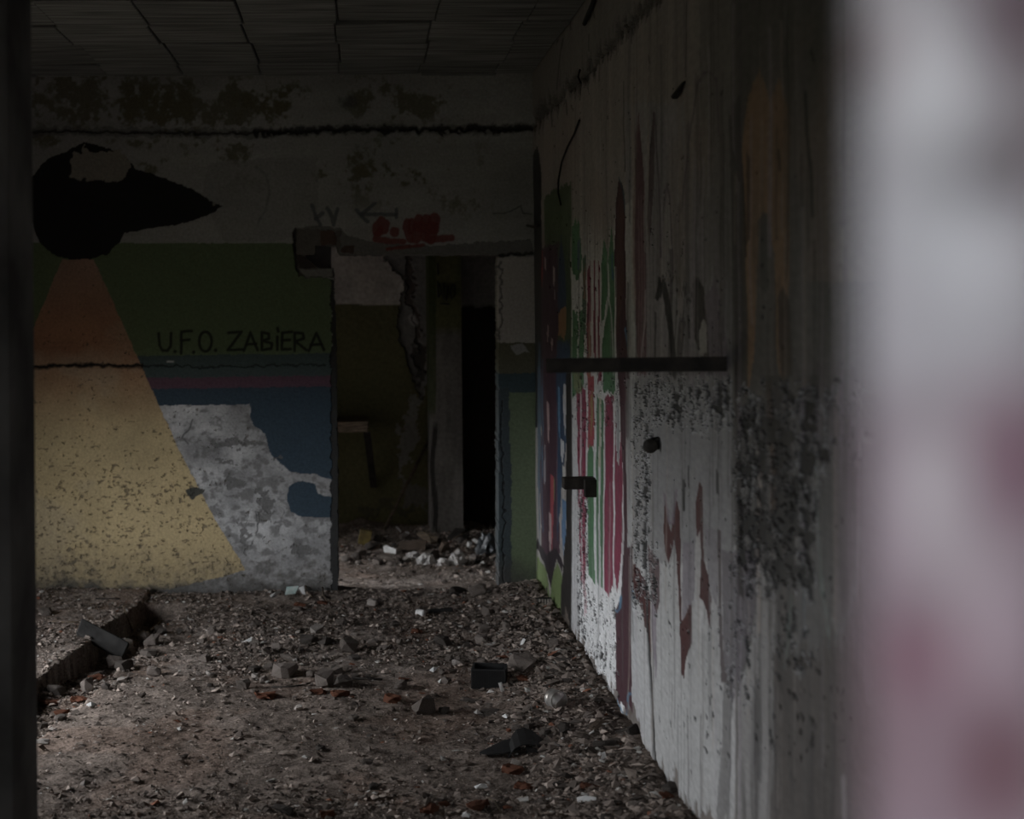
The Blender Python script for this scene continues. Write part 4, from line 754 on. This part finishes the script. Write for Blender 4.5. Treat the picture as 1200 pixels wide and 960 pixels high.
rod_floor('thin_rod', [(62, 730), (80, 731), (95, 730)], .005, M['wood'], 'pale stick on the slab behind the tilted slab', 'stick'); rod_floor('thin_rod', [(112, 703), (140, 703)], .005, M['woodd'], 'dark stick at the foot of the yellow paint', 'stick'); rod_floor('thin_rod', [(177, 744, .02), (190, 735, .03)], .006, M['wood'], 'pale stick slanting in the trench', 'stick'); rod_floor('thin_rod', [(145, 746, .04), (155, 745, .03), (163, 740, .045)], .005, M['wood'], 'forked pale splinter beside the tilted slab', 'splinter')
rod_floor('dead_stem', [(572, 938), (580, 948, .02), (588, 955)], .003, M['wood'], 'dry plant stem over the burnt brick lump', 'stem')
rod_floor('plastic_strip', [(378, 694, .02), (379, 701, .01), (384, 706), (398, 706), (412, 702)], .006, M['card'], 'curved pale plastic strip below the mural corner', 'strip'); rod_floor('plastic_strip', [(357, 692, .03), (361, 698, .01), (366, 702)], .005, M['card'], 'short bent strip beside the teal wrapper', 'strip')
# ---- thin scraps: bent sheets with thickness
def sheet(name, pix, mat, label, cat, th=.002, bend=.01, lift=.004):
    """a scrap lying or leaning: pix are corner pixels with lift above the ground"""
    c = []
    for q in pix:
        g = ground(q[0], q[1] + q[2] * 1.0); s = g.y / F; c.append(Vector((g.x, g.y, g.z + lift + q[2] * s)))
    ce = sum(c, Vector()) / len(c); ce.z += bend; bm = bmesh.new(); T = [bm.verts.new(v + Vector((0, 0, th))) for v in c]; B = [bm.verts.new(v) for v in c]; ct = bm.verts.new(ce + Vector((0, 0, th))); cb = bm.verts.new(ce); n = len(c)
    for i in range(n):
        bm.faces.new((T[i], T[(i + 1) % n], ct)); bm.faces.new((B[(i + 1) % n], B[i], cb)); bm.faces.new((B[i], B[(i + 1) % n], T[(i + 1) % n], T[i]))
    return bm_obj(name, bm, mat, label=label, category=cat)
# q = (px, py of the point as seen, how many pixels it stands above its ground point)
sheet('teal_wrapper', [(334, 698, 0), (336, 689, 9), (350, 688, 10), (346, 697, 0)], M['teal'], 'crumpled teal and white wrapper below the mural', 'wrapper'); sheet('paper_scrap', [(350, 690, 8), (356, 688, 10), (358, 698, 0), (355, 698, 0)], M['white'], 'pale blue-white scrap beside the teal wrapper', 'scrap'); sheet('paper_scrap', [(316, 699, 0), (328, 693, 3), (329, 696, 0), (318, 701, 0)], M['white'], 'white sliver left of the teal wrapper', 'scrap')
sheet('white_shard', [(283, 754, 0), (295, 748, 7), (295, 755, 0)], M['white'], 'triangular white shard on the gravel', 'shard'); sheet('white_shard', [(584, 802, 10), (588, 801, 10), (591, 811, 0), (587, 812, 0)], M['white'], 'white strip leaning on the black crate', 'strip'); sheet('white_shard', [(503, 787, 0), (508, 783, 3), (513, 784, 2), (508, 789, 0)], M['white'], 'white flake in the middle of the floor', 'flake'); sheet('white_shard', [(513, 800, 0), (519, 797, 2), (521, 799, 0), (515, 802, 0)], M['white'], 'small white flake left of the black crate', 'flake')
sheet('white_shard', [(704, 892, 0), (706, 884, 8), (709, 883, 9), (711, 891, 0)], M['white'], 'white feather-like flake standing on the bank', 'flake'); sheet('white_shard', [(676, 938, 2), (680, 938, 2), (699, 938, 2), (698, 941, 0), (677, 942, 0)], M['white'], 'long white spoon-shaped plastic piece on the bank', 'plastic piece', .006); sheet('white_shard', [(556, 924, 0), (570, 922, 1), (572, 925, 0), (558, 926, 0)], M['white'], 'flat white sliver left of the crumbled red brick', 'sliver', .004); sheet('white_shard', [(587, 842, 0), (596, 840, 1), (594, 843, 0)], M['white'], 'white flake below the tin can', 'flake', .004)
sheet('white_shard', [(618, 831, 0), (624, 830, 1), (623, 833, 0)], M['white'], 'white flake left of the tin can', 'flake', .004); sheet('white_shard', [(541, 959, 0), (543, 955, 3), (552, 957, 1), (550, 960, 0)], M['white'], 'white flake beside the burnt brick lump', 'flake', .004); sheet('white_shard', [(101, 828, 0), (106, 825, 1), (113, 827, 0), (107, 830, 0)], M['white'], 'white flake on the trench lip', 'flake', .004); sheet('white_shard', [(609, 758, 0), (613, 750, 6), (616, 751, 6), (612, 759, 0)], M['white'], 'white splinter on the middle of the bank', 'splinter', .004); sheet('white_shard', [(94, 921, 0), (100, 919, 1), (106, 920, 0), (98, 923, 0)], M['stonep'], 'pale chip on the near left floor', 'chip', .006)
# ---- black rubber scrap: flat tongue with a raised fold
def rubber():
    t = link(bpy.data.objects.new('rubber_scrap', None), label='bent black rubber scrap with a raised fold', category='rubber scrap'); t.empty_display_size = .05; p = ground(600, 884); t.location = p; s = p.y / F
    def ribbon(path, th):
        bm = bmesh.new(); pr = None
        for (x, z, y0, y1) in path:
            r = [bm.verts.new((x * s, y * s, z * s + dz + (y - y0) * s * .12)) for y in (y0, y1) for dz in (0, th)]
            if pr:
                for a, b in ((0, 1), (1, 3), (3, 2), (2, 0)): bm.faces.new((pr[a], pr[b], r[b], r[a]))
            else: bm.faces.new((r[0], r[1], r[3], r[2]))
            pr = r
        bm.faces.new((pr[0], pr[2], pr[3], pr[1])); return bm
    bm_obj('tongue', ribbon([(-38, 0, -3, 3), (-30, 1.5, -8, 6), (-20, 2.5, -10, 14), (-10, 4, -12, 20), (0, 5.5, -10, 24), (10, 6, -4, 26)], .005), M['rubber'], t)
    bm_obj('fold', ribbon([(-5, 0, -14, -2), (-2, 5, -14, 10), (2, 9, -12, 22), (9, 12, -10, 34), (18, 12.5, -6, 40), (28, 10, -4, 38), (38, 5, 0, 30), (44, 1, 6, 22)], .005), M['rubber'], t)
    bm_obj('flap', ribbon([(15, 0, -16, -8), (17, 4, -16, -4), (16, 7.5, -15, 2), (26, 6, -14, 0), (36, 1, -12, -4)], .004), M['slab'], t)
rubber()
def ribbed_block():
    p = ground(639, 710); s = p.y / F; t = link(bpy.data.objects.new('ribbed_brick', None), label='small pale ribbed block in the corner by the green paint', category='block'); t.empty_display_size = .03; t.location = (p.x, p.y + .02, p.z)
    bm = bmesh.new(); bm_box(bm, (-8 * s, -.015, 0), (8 * s, .02, 8 * s)); bm_obj('core', bm, M['slab'], t)
    for k in range(5):
        x = (-6.6 + k * 3.3) * s; bm = bmesh.new(); bm_box(bm, (x - 1.1 * s, -.022, .0), (x + 1.1 * s, -.0145, 7.6 * s)); bm_obj('rib', bm, M['stonep'], t)
ribbed_block()

# ---- fixtures on the right wall
def wall_y(px): return XR * F / (unroll(px, 450)[0] - VX)
def iron_bar():
    Y = wall_y(851); t = link(bpy.data.objects.new('iron_bar', None), label='dark flat iron bar jutting out of the graffiti wall', category='bar'); t.empty_display_size = .05; t.location = (XR, Y, 0)
    a = at(640, 421, Y); b = at(851, 418, Y); a2 = at(640, 437, Y); b2 = at(851, 434, Y); o = Vector((XR, Y, 0)); x1 = XR + .004
    bm = bmesh.new(); bm_box(bm, (a.x - XR, -.006, a2.z), (x1 - XR, 0, b.z)); bmesh.ops.bevel(bm, geom=bm.edges[:], offset=.002, segments=1, affect='EDGES')
    for v in bm.verts: v.co.z += 0 if v.co.x > -.2 else RNG.normal() * .0006
    bm_obj('web', bm, M['rust'], t)
    bm = bmesh.new(); bm_box(bm, (a.x - XR + .004, 0, a.z - .007), (x1 - XR, .036, a.z - .001)); bm_obj('flange', bm, M['rust'], t)
    for x in (-.08, -.42):
        bm = bmesh.new(); bm_tube(bm, [(x, -.010, (a.z + a2.z) / 2), (x, -.004, (a.z + a2.z) / 2)], .006, 8); bm_obj('bolt', bm, M['rust'], t)
iron_bar()
def wood_bracket():
    Y = wall_y(696); t = link(bpy.data.objects.new('wooden_bracket', None), label='short stepped wooden block jutting from the striped paint', category='bracket'); t.empty_display_size = .05; t.location = (XR, Y, 0)
    a = at(660, 560, Y); b = at(690, 573, Y); c = at(683, 561, Y); d = at(697, 581, Y)
    bm = bmesh.new(); bm_box(bm, (a.x - XR, -.02, b.z), (.004, .05, a.z)); bmesh.ops.bevel(bm, geom=bm.edges[:], offset=.003, segments=1, affect='EDGES'); bm_obj('long_block', bm, M['woodd'], t)
    bm = bmesh.new(); bm_box(bm, (c.x - XR, -.055, d.z), (.004, -.0195, c.z)); bmesh.ops.bevel(bm, geom=bm.edges[:], offset=.003, segments=1, affect='EDGES'); bm_obj('short_block', bm, M['woodd'], t)
wood_bracket()
def elbow():
    Y = wall_y(771); t = link(bpy.data.objects.new('pipe_elbow', None), label='dark bent pipe end poking out of the flaking wall', category='pipe'); t.empty_display_size = .03
    a = at(776, 519, Y); t.location = a; r = .022; pts = [(.02, 0, .004), (-.012, 0, 0), (-.028, -.004, -.003), (-.042, -.016, -.006), (-.048, -.034, -.008)]
    bm = bmesh.new(); bm_tube(bm, pts, [r, r, r * 1.02, r * 1.02, r], 14, False); bm_obj('bend', bm, M['rubber'], t, True)
    bm = bmesh.new(); bm_tube(bm, [(-.047, -.030, -.008), (-.0485, -.036, -.008)], [r * 1.12, r * 1.12], 14); bm_obj('rim', bm, M['rust'], t, True)
    bm = bmesh.new(); bm_box(bm, (-.055, -.03, r * .8), (.006, .02, r * 1.05), Matrix.Rotation(-.35, 4, 'Y')); bm_obj('bracket_strap', bm, M['rust'], t)
elbow()
def wall_pts(pix, off=.012): return [on_right(x, y) + Vector((-off, 0, 0)) for x, y in pix]
rod('hanging_wire', wall_pts([(682, 141), (676, 157), (668, 172), (661, 190), (657, 212), (657, 226), (660, 240)]), .005, M['wire'], 'thin black wire hanging on the upper graffiti wall', 'wire')
rod('black_cable', wall_pts([(706, -14), (700, 4), (690, 28)], .02), .010, M['wire'], 'thick black cable end near the ceiling corner', 'cable')
rod('wall_hook', [on_right(624, 264) + Vector((-.04, 0, 0)), on_right(631, 266) + Vector((-.03, 0, 0)), on_right(632, 264) + Vector((.01, 0, .0))], .008, M['rust'], 'small iron hook in the corner above the door', 'hook')
rod('wall_twig', wall_pts([(681, 82), (679, 90), (682, 97)], .006), .005, M['wire'], 'crooked wire end at the wall slot', 'wire')
def peel():
    c = [on_right(x, y) for x, y in ((803, 96), (806, 95), (801, 108), (796, 116), (794, 113))]; bm = bmesh.new(); A = [bm.verts.new(v + Vector((-.006, 0, 0))) for v in c]; B = [bm.verts.new(v + Vector((-.010 - .012 * (i > 1), 0, 0))) for i, v in enumerate(c)]; n = 5
    bm.faces.new(A); bm.faces.new(B[::-1])
    for i in range(n): bm.faces.new((A[i], A[(i + 1) % n], B[(i + 1) % n], B[i]))
    bm_obj('paint_curl', bm, M['rubber'], label='dark curl of paint peeling high on the graffiti wall', category='paint curl')
peel()

# ---- rear room things
def rear_things():
    t = link(bpy.data.objects.new('wall_shelf', None), label='broken shelf with slanted bracket in the rear room', category='shelf'); t.empty_display_size = .05; t.location = (0, YR, 0)
    a = at(432, 494, 10.05); b = at(432, 507, 10.05); bm = bmesh.new(); bm_box(bm, (-.95, 10.05 - YR, b.z), (a.x, .0, a.z)); bmesh.ops.bevel(bm, geom=bm.edges[:], offset=.006, segments=1, affect='EDGES'); bm_obj('board', bm, M['wood'], t)
    f = at(430, 506, 10.1); g = at(438, 572, 10.46); bm = bmesh.new(); d = .025
    vs = [(f.x - d, 10.08 - YR, f.z), (f.x + d, 10.08 - YR, f.z), (g.x + d, -.03, g.z), (g.x - d, -.03, g.z)]; A = [bm.verts.new(v) for v in vs]; B = [bm.verts.new((x, y + .04, z)) for x, y, z in vs]; bm.faces.new(A); bm.faces.new(B[::-1])
    for i in range(4): bm.faces.new((A[i], A[(i + 1) % 4], B[(i + 1) % 4], B[i]))
    bm_obj('bracket', bm, M['woodd'], t)
    p = ground(451, 640); rod('leaning_stick', [Vector((p.x, 10.2, floor_z(p.x, 10.2))), at(502, 517, YR - .03)], .012, M['wood'], 'long stick leaning on the rear room wall', 'stick')
    p = ground(572, 640); rod('leaning_stick', [Vector((p.x + .05, 10.15, floor_z(p.x, 10.15))), at(580, 560, YR - .02)], .010, M['woodd'], 'short stick leaning in the dark right of the column', 'stick')
    sheet('white_strip', [(449, 642, 6), (452, 640, 7), (464, 645, 6), (464, 650, 0), (450, 648, 0)], M['white'], 'curved white plastic strip on the rear rubble', 'strip', .004)
    sheet('plank', [(489, 628, 6), (495, 625, 8), (513, 632, 4), (512, 638, 0), (505, 639, 0)], M['wood'], 'pale wooden plank on the rear rubble', 'plank', .012)
    sheet('cardboard', [(470, 636, 4), (500, 634, 8), (498, 646, 0), (465, 646, 0)], M['card'], 'brown cardboard sheet on the rear rubble', 'cardboard', .006); sheet('cardboard', [(514, 645, 0), (518, 637, 8), (526, 637, 8), (528, 646, 0), (516, 649, 0)], M['card'], 'small cardboard flap right of the brown sheet', 'cardboard', .008)
    sheet('cardboard', [(433, 642, 2), (436, 636, 8), (446, 640, 4), (446, 644, 0), (435, 645, 0)], M['card'], 'bent card near the yellow box', 'cardboard', .008); sheet('timber_scrap', [(524, 632, 2), (534, 621, 12), (546, 622, 10), (551, 629, 2), (545, 633, 0)], M['woodd'], 'dark timber scrap at the foot of the column', 'timber', .01)
    rod_floor('lath', [(532, 641, .05), (540, 638, .06), (547, 635, .07)], .006, M['wood'], 'thin lath pointing to the white cup', 'lath')
    p = ground(549, 641); bm = bmesh.new(); bm_tube(bm, [(0, 0, 0), (0, 0, .035)], [.014, .019], 12); o = bm_obj('paper_cup', bm, M['white'], label='small white cup among the rear rubble', category='cup'); o.location = p + Vector((0, 0, .0)); o.rotation_euler = (.2, .3, 0)
    sheet('white_strip', [(553, 634, 5), (556, 632, 6), (563, 638, 3), (560, 640, 0)], M['white'], 'slanted white strip beside the grey bag', 'strip', .004)
    def bag(name, px, py, w, h, mat, label, seed):
        p = ground(px, py); s = p.y / F; r = random.Random(seed); bm = bmesh.new(); bmesh.ops.create_icosphere(bm, subdivisions=3, radius=1)
        for v in bm.verts:
            k = v.co.copy(); q = .45 + 1.1 * float(fbm(np.array([k.x * 3.1 + seed + k.z * 2]), np.array([k.y * 3.1 + k.z * 2.5]), 2, seed)[0]); v.co = Vector((k.x * w * .5 * q * s, k.y * w * .35 * q * s, max(k.z, -.3) * h * q * s * .8))
        z0 = min(v.co.z for v in bm.verts)
        for v in bm.verts: v.co.z -= z0
        o = bm_obj(name, bm, mat, label=label, category='bag'); o.location = p - Vector((0, 0, .006))
    bag('plastic_bag', 536, 662, 20, 15, M['whitebag'], 'crumpled white plastic bag on the rear floor', 5); bag('plastic_bag', 500, 661, 22, 12, M['whitebag'], 'torn pale plastic bag beside a rubble heap', 9); bag('plastic_bag', 572, 648, 26, 22, M['bag'], 'shiny grey plastic bag by the door jamb', 14); bag('plastic_bag', 520, 663, 14, 8, M['whitebag'], 'small white bag scrap between two larger bags', 21); bag('plastic_bag', 484, 653, 16, 6, M['whitebag'], 'flattened pale bag behind the white strip', 33)
    p = ground(426, 638); s = p.y / F; bm = bmesh.new(); bm_box(bm, (-7 * s, -.04, 0), (7 * s, .04, 17 * s), Matrix.Rotation(.22, 4, 'Y')); bmesh.ops.bevel(bm, geom=bm.edges[:], offset=.004, segments=1, affect='EDGES'); o = bm_obj('yellow_box', bm, M['yellow'], label='faded yellow box leaning in the rear rubble', category='box'); o.location = p + Vector((0, .02, -.002))
    for (px, py, w, lab) in ((467, 619, 6, 'bright glass sliver at the rear wall foot'), (477, 624, 5, 'second bright glass sliver at the rear wall foot')):
        sheet('glint_sliver', [(px - w / 2, py, 2), (px + w / 2, py + 1, 2), (px + w / 2, py + 3, 0), (px - w / 2, py + 2, 0)], M['white'], lab, 'glint', .003)  # opaque white slivers imitate bottle glints
    p = ground(448, 648); lay('stone', ROCK['stoned'][3], p + Vector((-.06, .1, 0)), .07, .4, label='rounded dark stone beside the curved white strip', category='stone'); p = ground(508, 655); lay('stone', ROCK['stone'][5], p, .055, 1.4, label='largest brown rubble lump behind the doorway', category='stone')
    p = ground(555, 656); lay('stone', ROCK['stonep'][2], p, .035, 1.0, label='pale round stone right of the white bag', category='stone')
rear_things()
